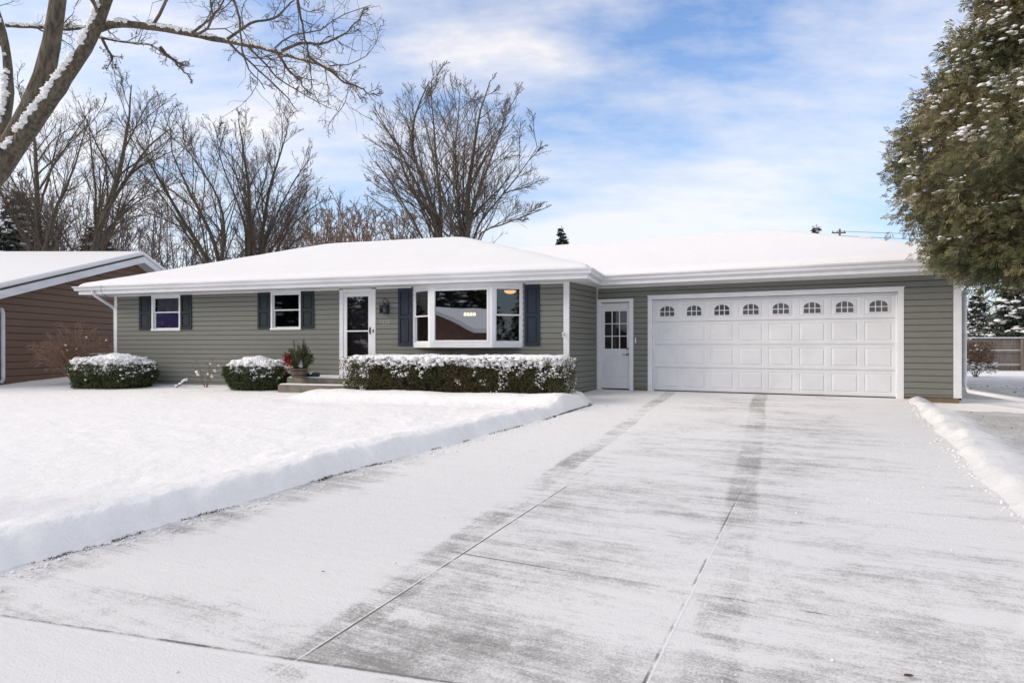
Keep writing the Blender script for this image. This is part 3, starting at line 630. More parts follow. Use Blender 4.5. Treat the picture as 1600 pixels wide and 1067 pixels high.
# small gutter seams and drips
roof = empty('roof', (0, 0, 3.3)); roof.parent = house; roof.location = Vector((0, 0, 3.3))-house.location
PITCH = .34
def hip(P, U, V, La, Da, gable=False):
    """rectangle from corner P along U (length La) and V (depth Da)"""
    nu, nv = 150, 90
    eu = np.concatenate([[0, .012, .03, .06, .1, .16, .25], np.linspace(.4, La-.4, nu), La-np.array([.25, .16, .1, .06, .03, .012, 0])])
    ev = np.concatenate([[0, .012, .03, .06, .1, .16, .25], np.linspace(.4, Da-.4, nv), Da-np.array([.25, .16, .1, .06, .03, .012, 0])])
    A, B = np.meshgrid(eu, ev, indexing='ij')
    k = .16
    ds = np.stack([A+(99 if gable else 0), La-A, B, Da-B]); mn = ds.min(0); smn = -k*np.log(np.exp(-np.minimum(ds-mn, 20*k)/k).sum(0))+mn
    smn = np.where(mn < .3, mn+(smn-mn)*np.clip(mn/.3, 0, 1), smn)
    th = .15*(1-np.exp(-(mn+.004)/.05))+.022*fbm(A*.9, B*.9)+.014*fbm(A*3, B*3)*np.clip(mn/.1, 0, 1)
    Z = 3.345+PITCH*np.maximum(smn, 0)+th
    push = (.03+.03*fbm(A*1.5+3, B*1.5))*np.exp(-mn/.1)
    Ap = A+np.where(A < .5, -push, 0)+np.where(La-A < .5, push, 0); Bp = B+np.where(B < .5, -push, 0)+np.where(Da-B < .5, push, 0)
    X = P[0]+U[0]*Ap+V[0]*Bp; Y = P[1]+U[1]*Ap+V[1]*Bp
    grid_mesh('roof_snow', X, Y, Z, M['roofsnow'], roof)
    mb = MB(); h = Da/2; z0 = 3.335; zt = z0+PITCH*h
    p = lambda a, b2, z: (P[0]+U[0]*a+V[0]*b2, P[1]+U[1]*a+V[1]*b2, z)
    vs = [p(0, 0, z0), p(La, 0, z0), p(La, Da, z0), p(0, Da, z0), p(.05 if gable else h, h, zt), p(La-h, h, zt)]
    mb.add(vs, [(0, 1, 5, 4), (1, 2, 5), (2, 3, 4, 5), (3, 0, 4), (3, 2, 1, 0)]); mb.build('roof_deck', M['shingle'], roof)
PLc = np.array(eL1); hip(PLc, UL, VL, LLEN+OV+.55, DEPL+2*OV)
PGc = np.array(FG(-5.4, OV, 0)[:2]); hip(PGc, UG, VG, GLEN+5.4+OV, DEPG+2*OV, True)
# roof vent showing above garage ridge
q = FG(gu(1358)-1.0, -4.6, 0); mb = MB(); P_ = PT(1348, 372, 17.2)
FV = frame(np.array([P_[0], P_[1]]), UG, VG); mb.box(FV, -.2, .22, -.25, .15, P_[2]-.7, P_[2]+.02); mb.build('roof_vent', M['gutter'], roof, bevel=.02)
# downspouts
def ds(pts, nm='downspout'):
    mb = MB(); mb.tube(pts, .042, 8); mb.build(nm, M['gutter'], house, smooth=True)
d = 17.75; ds([FL(-.05, .66, 3.28), FL(-.05, .66, 3.2), FL(-.03, .60, 3.12), FL(-.02, .34, 2.98), FL(-.07, .06, 2.86), FL(-.07, -.04, 2.78), FL(-.07, -.06, .8)])
gx = GLEN+.085
ds([FG(gx+.45, -.25, 3.2), FG(gx+.35, -.2, 3.10), FG(gx+.05, -.12, 2.93), FG(gx, -.1, 2.8), FG(gx, -.1, .95), FG(gx+.06, .0, .84), FG(gx+.9, 1.0, .73)], 'downspout')
# drip cable at the left gutter
mb = MB(); mb.tube([FL(.35, OV+.13, 3.39), FL(.36, OV+.14, 3.3), FL(.36, OV+.13, 3.2), FL(.42, OV+.04, 3.1), FL(.55, .5, 3.0)], .006, 5); mb.build('cable', M['black'], house)

# interior lights seen through the picture window
p = PT(734, 491, 19.0)
o = empty('chandelier', tuple(p), 'lit row of warm bulbs in the dining room seen through the centre picture window', 'lamp')
mb = MB(); mb.box(lambda a, b2, z: (p[0]+a, p[1]+b2, p[2]+z), -.17, .17, -.02, .02, .05, .07); mb.tube([tuple(p+np.array([0, 0, .06])), tuple(p+np.array([0, 0, .45]))], .01); mb.build('lamp_bar', M['metal'], o)
for k in range(4):
    mb = MB(); q = p+np.array([-.14+.093*k, 0, 0]); mb.lathe(q, [(.01, .06), (.035, .03), (.045, -.03), (.02, -.05)][::-1], 12); mb.build('bulb', M['bulb'], o, smooth=True)
p = PT(797, 456, 16.5)
mb = MB(); mb.lathe(p, [(.01, -.055), (.09, -.04), (.14, -.01), (.155, .02), (.15, .045)], 20); o = mb.build('ceiling_light', M['lamp'], smooth=True)
tag(o, 'lit amber glass ceiling dome seen through the right side of the bay window', 'lamp')

# ---------------------------------------------------------------- steps
st = empty('front_steps', FL(lu(500), 1.2, .7), 'two low concrete steps in front of the storm door, half behind the hedge', 'steps')
def ustep(px, d): return (px-800)/FPX*d
def step(px, d, z1, z0, aR, mat=M['conc']):
    x = ustep(px, d); a = (x-PL0[0])*UL[0]+(d-PL0[1])*UL[1]; oo = -((x-PL0[0])*VL[0]+(d-PL0[1])*VL[1])
    return a, oo
a_u, o_u = step(448, 14.75, 1, 0, 0); a_l, o_l = step(435, 14.45, 1, 0, 0)
# keep treads parallel with the wall
o_u = 1.10; o_l = 1.42; a_u = lu(448, o_u); a_l = lu(434, o_l); aR = lu(586)+.6
zu = zz(590, ld(448, o_u)); zl = zz(601, ld(435, o_l))
mb = MB(); mb.box(FL, a_u, aR, .0, o_u, zl-.02, zu); mb.build('step', M['conc'], st, bevel=.012)
mb = MB(); mb.box(FL, a_l, aR, .0, o_l, .4, zl); mb.build('step', M['conc'], st, bevel=.012)
for (x0, x1, q0, q1, z) in ((a_u, aR, .02, o_u, zu), (a_l, aR, o_u, o_l, zl)):
    A, B = np.meshgrid(np.linspace(x0+.01, x1-.01, 60), np.linspace(q0+.01, q1-.01, 30), indexing='ij')
    ed = np.minimum(np.minimum(A-x0, x1-A), np.minimum(B-q0+.02, q1-B)); Z = z+.002+.022*sm(ed, 0, .05)+.018*fbm(A*2, B*2)*sm(ed, 0, .1)
    Xx = PL0[0]+UL[0]*A-VL[0]*B; Yy = PL0[1]+UL[1]*A-VL[1]*B; grid_mesh('snow_dusting', Xx, Yy, Z, M['clump'], st)

# ---------------------------------------------------------------- vegetation helpers
def tubes(P, R, sides):
    n, K, _ = P.shape; T = np.gradient(P, axis=1); T /= np.linalg.norm(T, axis=2, keepdims=True)+1e-9
    ref = np.zeros_like(T); ref[..., 0] = .31; ref[..., 1] = .95; ref[..., 2] = .05
    A = np.cross(T, ref); A /= np.linalg.norm(A, axis=2, keepdims=True)+1e-9; B = np.cross(T, A)
    ang = np.arange(sides)*2*np.pi/sides
    V = P[:, :, None, :]+R[:, :, None, None]*(A[:, :, None, :]*np.cos(ang)[None, None, :, None]+B[:, :, None, :]*np.sin(ang)[None, None, :, None])
    idx = np.arange(n*K*sides).reshape(n, K, sides); nx = np.roll(idx, -1, axis=2)
    F = np.stack([idx[:, :-1], nx[:, :-1], nx[:, 1:], idx[:, 1:]], -1).reshape(-1, 4)
    return V.reshape(-1, 3), F
def resample(pts, K):
    pts = np.array(pts, float); d = np.r_[0, np.cumsum(np.linalg.norm(np.diff(pts, axis=0), axis=1))]; t = np.linspace(0, d[-1], K)
    # smooth (Catmull-like) by interpolating then light averaging
    Q = np.stack([np.interp(t, d, pts[:, i]) for i in range(3)], 1)
    for _ in range(2): Q[1:-1] = .25*Q[:-2]+.5*Q[1:-1]+.25*Q[2:]
    return Q
def grow(P, R, m, ang, lf, K, rf, rng, up=.15, tmin=.25, wig=.25, lenabs=None, flat=0., tmax=1., tap=.75):
    n, k0, _ = P.shape; L0 = np.linalg.norm(np.diff(P, axis=1), axis=2).sum(1)
    t = tmin+(tmax-tmin)*((np.arange(m)[None, :]+rng.random((n, m)))/m); f = t*(k0-1); i = np.minimum(f.astype(int), k0-2); w = (f-i)[..., None]
    ar = np.arange(n)[:, None]; p0 = P[ar, i]*(1-w)+P[ar, i+1]*w; r0 = R[ar, i]*(1-w[..., 0])+R[ar, i+1]*w[..., 0]
    T = P[ar, i+1]-P[ar, i]; T /= np.linalg.norm(T, axis=2, keepdims=True)+1e-9
    az = rng.random((n, m))*6.283; ref = np.zeros_like(T); ref[..., 0] = .3; ref[..., 1] = .9; ref[..., 2] = .1
    A = np.cross(T, ref); A /= np.linalg.norm(A, axis=2, keepdims=True)+1e-9; B = np.cross(T, A)
    side = A*np.cos(az)[..., None]+B*np.sin(az)[..., None]
    a = np.radians(ang)*(.7+.6*rng.random((n, m)))[..., None]
    D = T*np.cos(a)+side*np.sin(a); D[..., 2] = D[..., 2]*(1-flat)+up; D /= np.linalg.norm(D, axis=2, keepdims=True)
    LN = (L0[:, None]*lf*(1.15-tap*(t-tmin)/(1-tmin+1e-6)))*(.65+.7*rng.random((n, m)))
    if lenabs: LN = lenabs*(.5+rng.random((n, m)))*(1.2-.6*t)
    D = D.reshape(-1, 3); q = p0.reshape(-1, 3); LN = LN.reshape(-1); r0 = np.minimum(r0.reshape(-1)*rf, LN*.03+.002); out = [q]
    for s in range(K-1):
        D = D+rng.normal(0, wig/np.sqrt(K), D.shape); D[:, 2] += up*.5/K; D /= np.linalg.norm(D, axis=1, keepdims=True)
        q = q+D*(LN/(K-1))[:, None]; out.append(q)
    P2 = np.stack(out, 1); R2 = r0[:, None]*np.linspace(1, .3, K)[None, :]
    return P2, R2
def joinmeshes(parts):
    V = []; F = []; n = 0
    for v, f in parts: V.append(v); F.append(f+n); n += len(v)
    return np.concatenate(V), np.concatenate(F)
def snow_on(P, R, sc, rng, gap=.45):
    T = np.gradient(P, axis=1); T /= np.linalg.norm(T, axis=2, keepdims=True)+1e-9
    up = np.zeros_like(T); up[..., 2] = 1; up = up-T*(T*up).sum(2, keepdims=True); h = np.linalg.norm(up, axis=2); up /= h[..., None]+1e-9
    g = rng.random(P.shape[:2]); amt = np.where(g < gap, 0.02, .5+.5*rng.random(P.shape[:2]))*np.clip((h-.25)*1.6, 0, 1)
    return tubes(P+up*(R*.62)[..., None], np.maximum(R*sc*amt, .0004), 6)
def bare_tree(name, stems, spec, label, group, rng, mat_t=None, mat_c=None, cat='tree', snow=0, sides=7, K0=16, trunk_levels=1, wig0=.0):
    """stems: list of (points, r0, r1); spec: list of dicts for grow"""
    base = np.array(stems[0][0][0], float); root = empty(name, tuple(base), label, cat, group)
    P = np.stack([resample(s[0], K0) for s in stems]); R = np.stack([np.linspace(s[1], s[2], K0) for s in stems])
    if wig0: 
        n_ = rng.normal(0, wig0, P.shape); n_[:, 0] = 0; n_ = np.cumsum(n_, axis=1); P = P+n_
    tr = [tubes(P, R, sides)]; cr = []; sn = []
    if snow: sn.append(snow_on(P, R, .9, rng, .35))
    cur = (P, R); allp = [cur]
    for li, sp_ in enumerate(spec):
        src = cur
        if sp_.pop('all', False): 
            Ps = [resample_batch(a[0], 8) for a in allp]; Rs = [resample_r(a[1], 8) for a in allp]; src = (np.concatenate(Ps), np.concatenate(Rs))
        Pn, Rn = grow(src[0], src[1], rng=rng, **{k: v for k, v in sp_.items() if k != 'sides'})
        Rn = np.maximum(Rn, sp_.get('rmin', 0))
        (tr if li < trunk_levels else cr).append(tubes(Pn, Rn, sp_.get('sides', 4)))
        if snow and li < 2: sn.append(snow_on(Pn, Rn, .9, rng, .5))
        cur = (Pn, Rn); allp.append(cur)
    V, F = joinmeshes(tr); mesh_np('trunk', V, F, mat_t or M['bark'], root, True)
    if cr: V, F = joinmeshes(cr); mesh_np('crown', V, F, mat_c or M['twig'], root, True)
    if sn: V, F = joinmeshes(sn); mesh_np('snow', V, F, M['clump'], root, True)
    return root
def resample_batch(P, K):
    n, k0, _ = P.shape; t = np.linspace(0, k0-1, K); i = np.minimum(t.astype(int), k0-2); w = (t-i)[None, :, None]; return P[:, i]*(1-w)+P[:, i+1]*w
def resample_r(R, K):
    n, k0 = R.shape; t = np.linspace(0, k0-1, K); i = np.minimum(t.astype(int), k0-2); w = (t-i)[None, :]; return R[:, i]*(1-w)+R[:, i+1]*w

def pxs(pts, d, dep=0, rng=None):
    """traced stem: list of (px, py[, depth offset])"""
    n = len(pts); return [PT(p[0], p[1], d+(p[2] if len(p) > 2 else dep*i/(n-1))) for i, p in enumerate(pts)]

exec_trees = True
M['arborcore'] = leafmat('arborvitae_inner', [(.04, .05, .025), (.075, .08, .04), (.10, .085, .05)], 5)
# icosphere template for snow lumps
def ico():
    t = (1+5**.5)/2; v = np.array([(-1, t, 0), (1, t, 0), (-1, -t, 0), (1, -t, 0), (0, -1, t), (0, 1, t), (0, -1, -t), (0, 1, -t), (t, 0, -1), (t, 0, 1), (-t, 0, -1), (-t, 0, 1)], float); v /= np.linalg.norm(v[0])
    f = [(0, 11, 5), (0, 5, 1), (0, 1, 7), (0, 7, 10), (0, 10, 11), (1, 5, 9), (5, 11, 4), (11, 10, 2), (10, 7, 6), (7, 1, 8), (3, 9, 4), (3, 4, 2), (3, 2, 6), (3, 6, 8), (3, 8, 9), (4, 9, 5), (2, 4, 11), (6, 2, 10), (8, 6, 7), (9, 8, 1)]
    v = [tuple(x) for x in v]; c = {}; nf = []
    def mid(a, b2):
        k = (min(a, b2), max(a, b2))
        if k not in c: m_ = np.array(v[a])+np.array(v[b2]); m_ /= np.linalg.norm(m_); v.append(tuple(m_)); c[k] = len(v)-1
        return c[k]
    for a, b2, d in f: x, y, z = mid(a, b2), mid(b2, d), mid(d, a); nf += [(a, x, z), (b2, y, x), (d, z, y), (x, y, z)]
    return np.array(v), np.array(nf)
IV, IF = ico()
def blobs(Pc, sx, sy, sz, rng, jitter=.22):
    n = len(Pc); k = len(IV); J = 1+rng.normal(0, jitter, (n, k, 1)); a = rng.random(n)*6.283; ca, sa = np.cos(a)[:, None], np.sin(a)[:, None]
    B = IV[None]*J; x = B[..., 0]*np.asarray(sx)[:, None]; y = B[..., 1]*np.asarray(sy)[:, None]; z = B[..., 2]*np.asarray(sz)[:, None]
    V = np.stack([Pc[:, 0:1]+x*ca-y*sa, Pc[:, 1:2]+x*sa+y*ca, Pc[:, 2:3]+z], -1).reshape(-1, 3); F = (IF[None]+np.arange(n)[:, None, None]*k).reshape(-1, 3); return V, F

# --- big foreground tree, upper left
r = np.random.default_rng(21)
D0 = 5.6
Z0 = lawn_z(-6.9, 7.0)
base = (-5.55, 5.35, lawn_z(-5.55, 5.35)-.1)
def stem(pts, d=D0, dep=0): return pxs(pts, d, dep)
trunkp = [base, (-5.5, 5.4, 1.5), PT(-95, 360, D0), PT(-10, 268, D0), PT(35, 215, D0), PT(63, 160, D0), PT(78, 95, D0), PT(88, 30, D0), PT(95, -40, D0), PT(110, -160, D0+.4), PT(120, -330, D0+.8)]
stems = [(trunkp, .30, .07)]
stems2 = [
 (stem([(20, 238), (55, 190), (90, 140), (125, 88), (150, 40), (165, -5), (190, -80), (240, -190)], D0-.06, -.5), .068, .028),
 (stem([(143, 50), (165, 38), (200, 37), (250, 45), (300, 52), (350, 64), (400, 72), (450, 82), (500, 92), (535, 107), (562, 128), (578, 152)], D0-.15, -.8), .034, .004),
 (stem([(150, 58), (190, 66), (240, 72), (270, 90), (300, 100)], D0-.2, .3), .011, .003),
 (stem([(-60, 330), (-20, 250), (14, 185), (18, 140), (14, 90), (5, 40), (-12, -30), (-40, -120)], D0+.3, .4), .055, .022),
 (stem([(10, 40), (40, 42), (70, 45), (100, 50), (135, 52), (150, 48)], D0+.15, .0), .018, .014),
 (stem([(360, -60), (364, 0), (372, 30), (378, 70), (388, 110), (415, 140)], D0-1.3, .1), .011, .003),
 (stem([(455, -60), (465, 0), (472, 40), (482, 90), (478, 140)], D0-1.2, .2), .011, .003),
 (stem([(430, 78), (450, 110), (470, 130), (495, 160)], D0-.9, .1), .012, .003),
 (stem([(440, 80), (470, 66), (500, 68), (530, 60), (560, 40), (580, 20)], D0-.95, -.2), .012, .003),
 (stem([(480, 88), (510, 108), (530, 122), (560, 135), (575, 140)], D0-1.1, -.1), .010, .003),
 (stem([(300, 52), (330, 30), (345, 10), (360, -20)], D0-.6, -.1), .011, .003),
 (stem([(355, 62), (392, 35), (420, 30), (470, -10)], D0-.7, .1), .012, .004),
 (stem([(250, 74), (262, 88), (275, 98), (298, 125)], D0-.1, .2), .016, .003),
 (stem([(160, 62), (175, 90), (172, 110)], D0-.1, .1), .014, .003)]
root = empty('foreground_tree', base, 'thick leaning bare tree at upper left with snow along its forked trunk', 'tree')
K0 = 26
P1 = np.stack([resample(stems[0][0], K0)]); R1 = np.interp(np.linspace(0, 1, K0), [0, .25, .45, .62, 1], [.21, .145, .115, .064, .034])[None]
P2 = np.stack([resample(s[0], K0) for s in stems2]); R2 = np.stack([np.interp(np.linspace(0, 1, K0), [0, 1], [s[1], s[2]]) for s in stems2])
P2 = P2+np.cumsum(r.normal(0, .007, P2.shape), axis=1)*np.linspace(0, 1, K0)[None, :, None]*np.where(R2[:, :1, None] > .1, .3, 1.)
v1 = tubes(P1, R1*(1+.04*r.normal(size=R1.shape)), 18); v2 = tubes(P2, R2*(1+.05*r.normal(size=R2.shape)), 10)
V, F = joinmeshes([v1, v2]); mesh_np('trunk', V, F, M['bark'], root, True)
thin = P2[2:]; thinr = R2[2:]
sel = [1, 2]+list(range(4, len(P2))); Pa, Ra = P2[sel], R2[sel]
g1 = grow(Pa, Ra, 8, 42, .33, 9, .5, r, up=.02, tmin=.2, wig=.6)
g1b = grow(P2[[0, 3]], R2[[0, 3]], 4, 50, .22, 9, .35, r, up=.0, tmin=.4, wig=.6)
g1 = (np.concatenate([g1[0], g1b[0]]), np.concatenate([g1[1], g1b[1]]))
g2 = grow(*g1, 6, 45, .5, 6, .55, r, up=-.03, tmin=.15, wig=.6); g3 = grow(*g2, 5, 48, .5, 5, .7, r, up=0, tmin=.15, wig=.7)
rc = lambda g, mn: (g[0], np.maximum(g[1], mn))
V, F = joinmeshes([tubes(*rc(g1, .0024), 5), tubes(*rc(g2, .0017), 4), tubes(*rc(g3, .0012), 3)]); mesh_np('crown', V, F, M['twig'], root, True)
# snow along upper sides
def lumps(P, R, amt, seed, zsc=1.):
    rr = np.random.default_rng(seed); n, K, _ = P.shape; Pd = resample_batch(P, K*7); Rd = resample_r(R, K*7)
    T = np.gradient(Pd, axis=1); T /= np.linalg.norm(T, axis=2, keepdims=True)+1e-9
    up = np.zeros_like(T); up[..., 2] = 1; up[..., 0] = -.25; up[..., 1] = -.35; up = up-T*(T*up).sum(2, keepdims=True); h = np.linalg.norm(up, axis=2); up /= h[..., None]+1e-9
    s = np.arange(K*7)/7.
    g = np.stack([fbm(s*.8+i*7.7, s*0+seed, 4) for i in range(n)])
    a = sm(g, -.10, .08)*(.75+.5*rr.random(g.shape))
    return tubes(Pd+up*(Rd*.62+.0)[..., None], np.maximum(Rd*amt*a, .0002), 8)
def limbsnow(P, R, seed, side=-.25, thr=-.02, sz=.42, nper=16):
    rr = np.random.default_rng(seed); out = []
    K = P.shape[1]; Pd = resample_batch(P, K*nper); Rd = resample_r(R, K*nper)
    T = np.gradient(Pd, axis=1); T /= np.linalg.norm(T, axis=2, keepdims=True)+1e-9
    up = np.zeros_like(T); up[..., 2] = 1; up[..., 0] = side; up[..., 1] = -.45; up = up-T*(T*up).sum(2, keepdims=True); up /= np.linalg.norm(up, axis=2, keepdims=True)+1e-9; lat = np.cross(T, up)
    s_ = np.arange(K*nper)/nper; g = np.stack([fbm(s_*.9+i*7.7, s_*0+seed, 4) for i in range(len(P))]); jt = rr.uniform(-.75, .75, g.shape)
    keep = g+rr.normal(0, .035, g.shape) > thr
    c = Pd+up*(Rd*np.sqrt(np.maximum(.1, 1-jt**2))*.93)[..., None]+lat*(Rd*jt)[..., None]; q = (Rd*sz*(.35+.8*rr.random(g.shape)))[keep]+.002
    return blobs(c[keep], q*1.5, q*1.2, q*.8, rr, .25)
V, F = joinmeshes([limbsnow(P2[[0, 3]], R2[[0, 3]], 3, -.5, -.06, .40, 26), limbsnow(P2[[1, 4]], R2[[1, 4]], 5, 0, -.10, .6, 20), limbsnow(P2[[2]], R2[[2]], 9, 0, -.02, .6), limbsnow(P1[:, 7:14], R1[:, 7:14], 11, -.9, -.02, .22, 40)]); mesh_np('snow', V, F, M['clump'], root, True)

# --- background bare trees
def spec(n1=10, n2=8, n3=6, n4=4, mn=.012, up=.25, a=34, lf=.42):
    return [dict(m=n1+3, ang=a+4, lf=lf*.82, K=9, rf=.46, up=up*.8, tmin=.30, tap=.84, wig=.20, sides=5), dict(m=n2, ang=35, lf=.42, K=7, rf=.55, up=up*.7, tmin=.18, wig=.22, sides=4),
            dict(m=n3, ang=34, lf=.46, K=5, rf=.65, up=up*.5, tmin=.15, wig=.25, sides=3), dict(m=n4, ang=34, lf=.5, K=4, rf=.8, up=up*.4, tmin=.15, wig=.28, sides=3)]
def fix(spec_, mins):
    return spec_
def mk(name, stems, sp_, label, group, seed, mt=None, mc=None, env=None, mins=(.018, .010, .0065, .005)):
    rng = np.random.default_rng(seed)
    base = np.array(stems[0][0][0], float); root = empty(name, tuple(base), label, 'tree', group)
    K0 = 18; P = np.stack([resample(s[0], K0) for s in stems]); P = resample_batch(P[:, :17], 18); R = .74*np.stack([np.linspace(s[1], s[2], K0) for s in stems])
    n_ = rng.normal(0, .03, P.shape); n_[:, 0] = 0; P = P+np.cumsum(n_, axis=1)
    tr = [tubes(P, R, 8)]; cr = []; cur = (P, R)
    for li, q in enumerate(sp_):
        sd_ = q['sides']; kw = {k: v for k, v in q.items() if k != 'sides'}
        Pn, Rn = grow(cur[0], cur[1], rng=rng, **kw); Rn = np.maximum(Rn, mins[li]*np.linspace(1, .7, Rn.shape[1])[None])
        if env:
            e0, e1, e2, e3, dE = env; cX, _, cZ = PT(e0, e1, dE); tipn = Pn[:, -1]; ee = ((tipn[:, 0]-cX)/(e2*dE/FPX))**2+((tipn[:, 2]-cZ)/(e3*dE/FPX))**2
            kk = np.clip(1-(ee-.85)*1.6, .30, 1)[:, None, None]; Pn = Pn[:, :1]+(Pn-Pn[:, :1])*kk
        (tr if li < 1 else cr).append(tubes(Pn, Rn, sd_)); cur = (Pn, Rn)
    V, F = joinmeshes(tr); mesh_np('trunk', V, F, mt or M['bark'], root, True)
    V, F = joinmeshes(cr); mesh_np('crown', V, F, mc or M['twig'], root, True)
    return root
GB = 'bare trees behind the houses'
def gp(px, d): return ((px-800)/FPX*d, d, .5)
D = 31
mk('bare_tree', [([gp(690, D), PT(688, 365, D), PT(672, 320, D), PT(652, 262, D), PT(640, 215, D-1), PT(660, 150, D-1.5), PT(690, 100, D-2)], .30, .03),
   ([gp(690, D), PT(692, 365, D), PT(690, 300, D), PT(683, 240, D+1), PT(680, 180, D+1), PT(672, 110, D+1)], .24, .03),
   ([gp(690, D), PT(680, 345, D+.3), PT(650, 290, D+1), PT(615, 220, D+2), PT(585, 170, D+2), PT(570, 135, D+2.5)], .17, .02),
   ([gp(690, D), PT(665, 340, D), PT(630, 318, D-1), PT(595, 305, D-2), PT(570, 295, D-2)], .10, .02)],
   spec(11, 8, 6, 3), 'left one of two tall bare trees whose crowns merge behind the middle of the roof', GB, 3, env=(716, 258, 152, 160, 31))
mk('bare_tree', [([gp(728, D-.5), PT(727, 362, D-.5), PT(729, 310, D-.5), PT(732, 255, D), PT(742, 200, D), PT(752, 150, D+.5), PT(770, 100, D+1)], .32, .03),
   ([gp(728, D-.5), PT(732, 350, D-.5), PT(750, 300, D-1), PT(775, 240, D-1.5), PT(795, 180, D-2), PT(800, 130, D-2)], .2, .025),
   ([gp(728, D-.5), PT(735, 355, D-.5), PT(765, 320, D), PT(800, 280, D+.5), PT(835, 235, D+1), PT(850, 205, D+1)], .15, .02),
   ([gp(728, D-.5), PT(740, 362, D-1), PT(775, 360, D-1), PT(810, 340, D-2), PT(850, 325, D-2), PT(870, 322, D-2)], .12, .02),
   ([gp(728, D-.5), PT(722, 350, D-.5), PT(710, 300, D), PT(706, 240, D), PT(712, 180, D+1), PT(716, 110, D+1)], .16, .02)],
   spec(11, 8, 6, 3), 'right one of two tall merging bare trees, with the straight thicker trunk', GB, 4, env=(716, 258, 155, 160, 31))
D = 27
mk('bare_tree', [([gp(60, D), PT(60, 390, D), PT(58, 320, D), PT(62, 250, D), PT(58, 180, D+1), PT(70, 110, D+1)], .28, .03),
   ([gp(60, D), PT(70, 350, D), PT(92, 310, D), PT(118, 260, D-1), PT(135, 200, D-1), PT(150, 150, D-1)], .18, .02),
   ([gp(60, D), PT(48, 350, D), PT(20, 310, D), PT(-20, 280, D)], .14, .02), ([gp(100, D+1), PT(95, 395, D), PT(80, 350, D), PT(45, 315, D-1), PT(0, 295, D-1)], .16, .03)],
   spec(10, 7, 6, 3), 'bare tree behind the left edge of the brown neighbouring roof', GB, 5)
D = 30
mk('bare_tree', [([gp(125, D), PT(140, 390, D), PT(158, 345, D), PT(180, 290, D), PT(195, 230, D), PT(202, 170, D+1), PT(204, 110, D+1)], .34, .03),
   ([gp(125, D), PT(150, 360, D), PT(185, 300, D), PT(215, 245, D), PT(250, 200, D-1), PT(290, 178, D-1)], .26, .03),
   ([gp(125, D), PT(150, 370, D), PT(200, 330, D+1), PT(250, 300, D+1), PT(290, 295, D+1)], .14, .02)],
   spec(11, 8, 6, 3), 'bare tree leaning right behind the ridge of the brown neighbouring house', GB, 6)
D = 33
mk('bare_tree', [([gp(345, D), PT(335, 410, D), PT(310, 370, D), PT(270, 300, D), PT(235, 235, D), PT(210, 190, D)], .26, .03),
   ([gp(345, D), PT(345, 400, D), PT(320, 340, D), PT(285, 280, D+1), PT(262, 215, D+1), PT(268, 160, D+1)], .22, .02),
   ([gp(345, D), PT(352, 390, D), PT(358, 330, D), PT(330, 280, D), PT(300, 240, D), PT(280, 200, D)], .2, .02)],
   spec(10, 7, 6, 3), 'bare tree with several stems leaning left between the two roofs', GB, 7)
mk('bare_tree', [([gp(392, D), PT(390, 400, D), PT(391, 340, D), PT(388, 280, D), PT(380, 220, D), PT(372, 165, D)], .3, .03),
   ([gp(402, D), PT(402, 395, D), PT(406, 340, D), PT(420, 280, D-1), PT(440, 220, D-1), PT(455, 165, D-1)], .27, .02),
   ([gp(400, D), PT(410, 370, D), PT(435, 320, D), PT(465, 270, D+1), PT(490, 235, D+1)], .2, .02),
   ([gp(395, D), PT(385, 350, D), PT(362, 300, D-1), PT(345, 250, D-1), PT(340, 190, D-1)], .17, .02),
   ([gp(430, D), PT(436, 395, D), PT(460, 355, D), PT(500, 325, D), PT(530, 305, D)], .15, .02)],
   spec(10, 7, 6, 3), 'broad bare tree with upright twin trunks above the left roof slope', GB, 8, env=(405, 300, 135, 148, 33))
D = 42
GC = 'dense small bare trees beyond the left roof slope'
for i, (px, top, d, lab) in enumerate(((562, 305, 44, 'dense reddish small bare tree just right of the left roof slope'), (622, 308, 46, 'dense reddish small bare tree low behind the tall central tree'),
        (500, 318, 48, 'dense reddish small bare tree beyond the broad twin trunk tree'))):
    st_ = []
    rr = random.Random(i)
    for k in range(7):
        x = (k-3)*9; st_.append(([gp(px, d), PT(px+x*.3, 390, d), PT(px+x*.9, 360, d+rr.uniform(-1, 1)), PT(px+x*1.3, 335, d+rr.uniform(-1, 1)), PT(px+x*1.5, top+10+abs(x)*.5, d)], .13, .02))
    mk('small_bare_tree', st_, spec(7, 6, 5, 2, lf=.3), lab, GC, 30+i, M['twigred'], M['twigred'], mins=(.02, .016, .013, .011))
# far wood, one mass
r = np.random.default_rng(77); st_P = []
for i in range(150):
    if i < 105: px = r.uniform(-160, 560); d = r.uniform(55, 85); top = 345+r.uniform(-35, 35)
    else: px = r.uniform(1500, 2000); d = r.uniform(95, 120); top = 448+r.uniform(-14, 22)
    b0 = np.array([(px-800)/FPX*d, d, .5 if i < 105 else 3.0]); t0 = PT(px+r.uniform(-34, 34), top, d); st_P.append(resample([b0, b0*.5+t0*.5+r.normal(0, .4, 3), t0], 10))
P = np.stack(st_P); R = np.linspace(.11, .03, 10)[None].repeat(len(P), 0)
g1 = grow(P, R, 9, 35, .38, 6, .6, r, up=.3, tmin=.2, wig=.4); g2 = grow(*g1, 6, 40, .45, 4, .7, r, up=.15, tmin=.15, wig=.4); g3 = grow(*g2, 3, 40, .5, 3, .8, r, up=.1, tmin=.15, wig=.4)
V, F = joinmeshes([tubes(P, R, 5), tubes(*rc(g1, .03), 4), tubes(*rc(g2, .022), 3), tubes(*rc(g3, .017), 3)])
o = mesh_np('distant_wood', V, F, M['twigfar'], None, True); tag(o, 'brown bare wood far behind the houses', 'wood', kind='stuff')

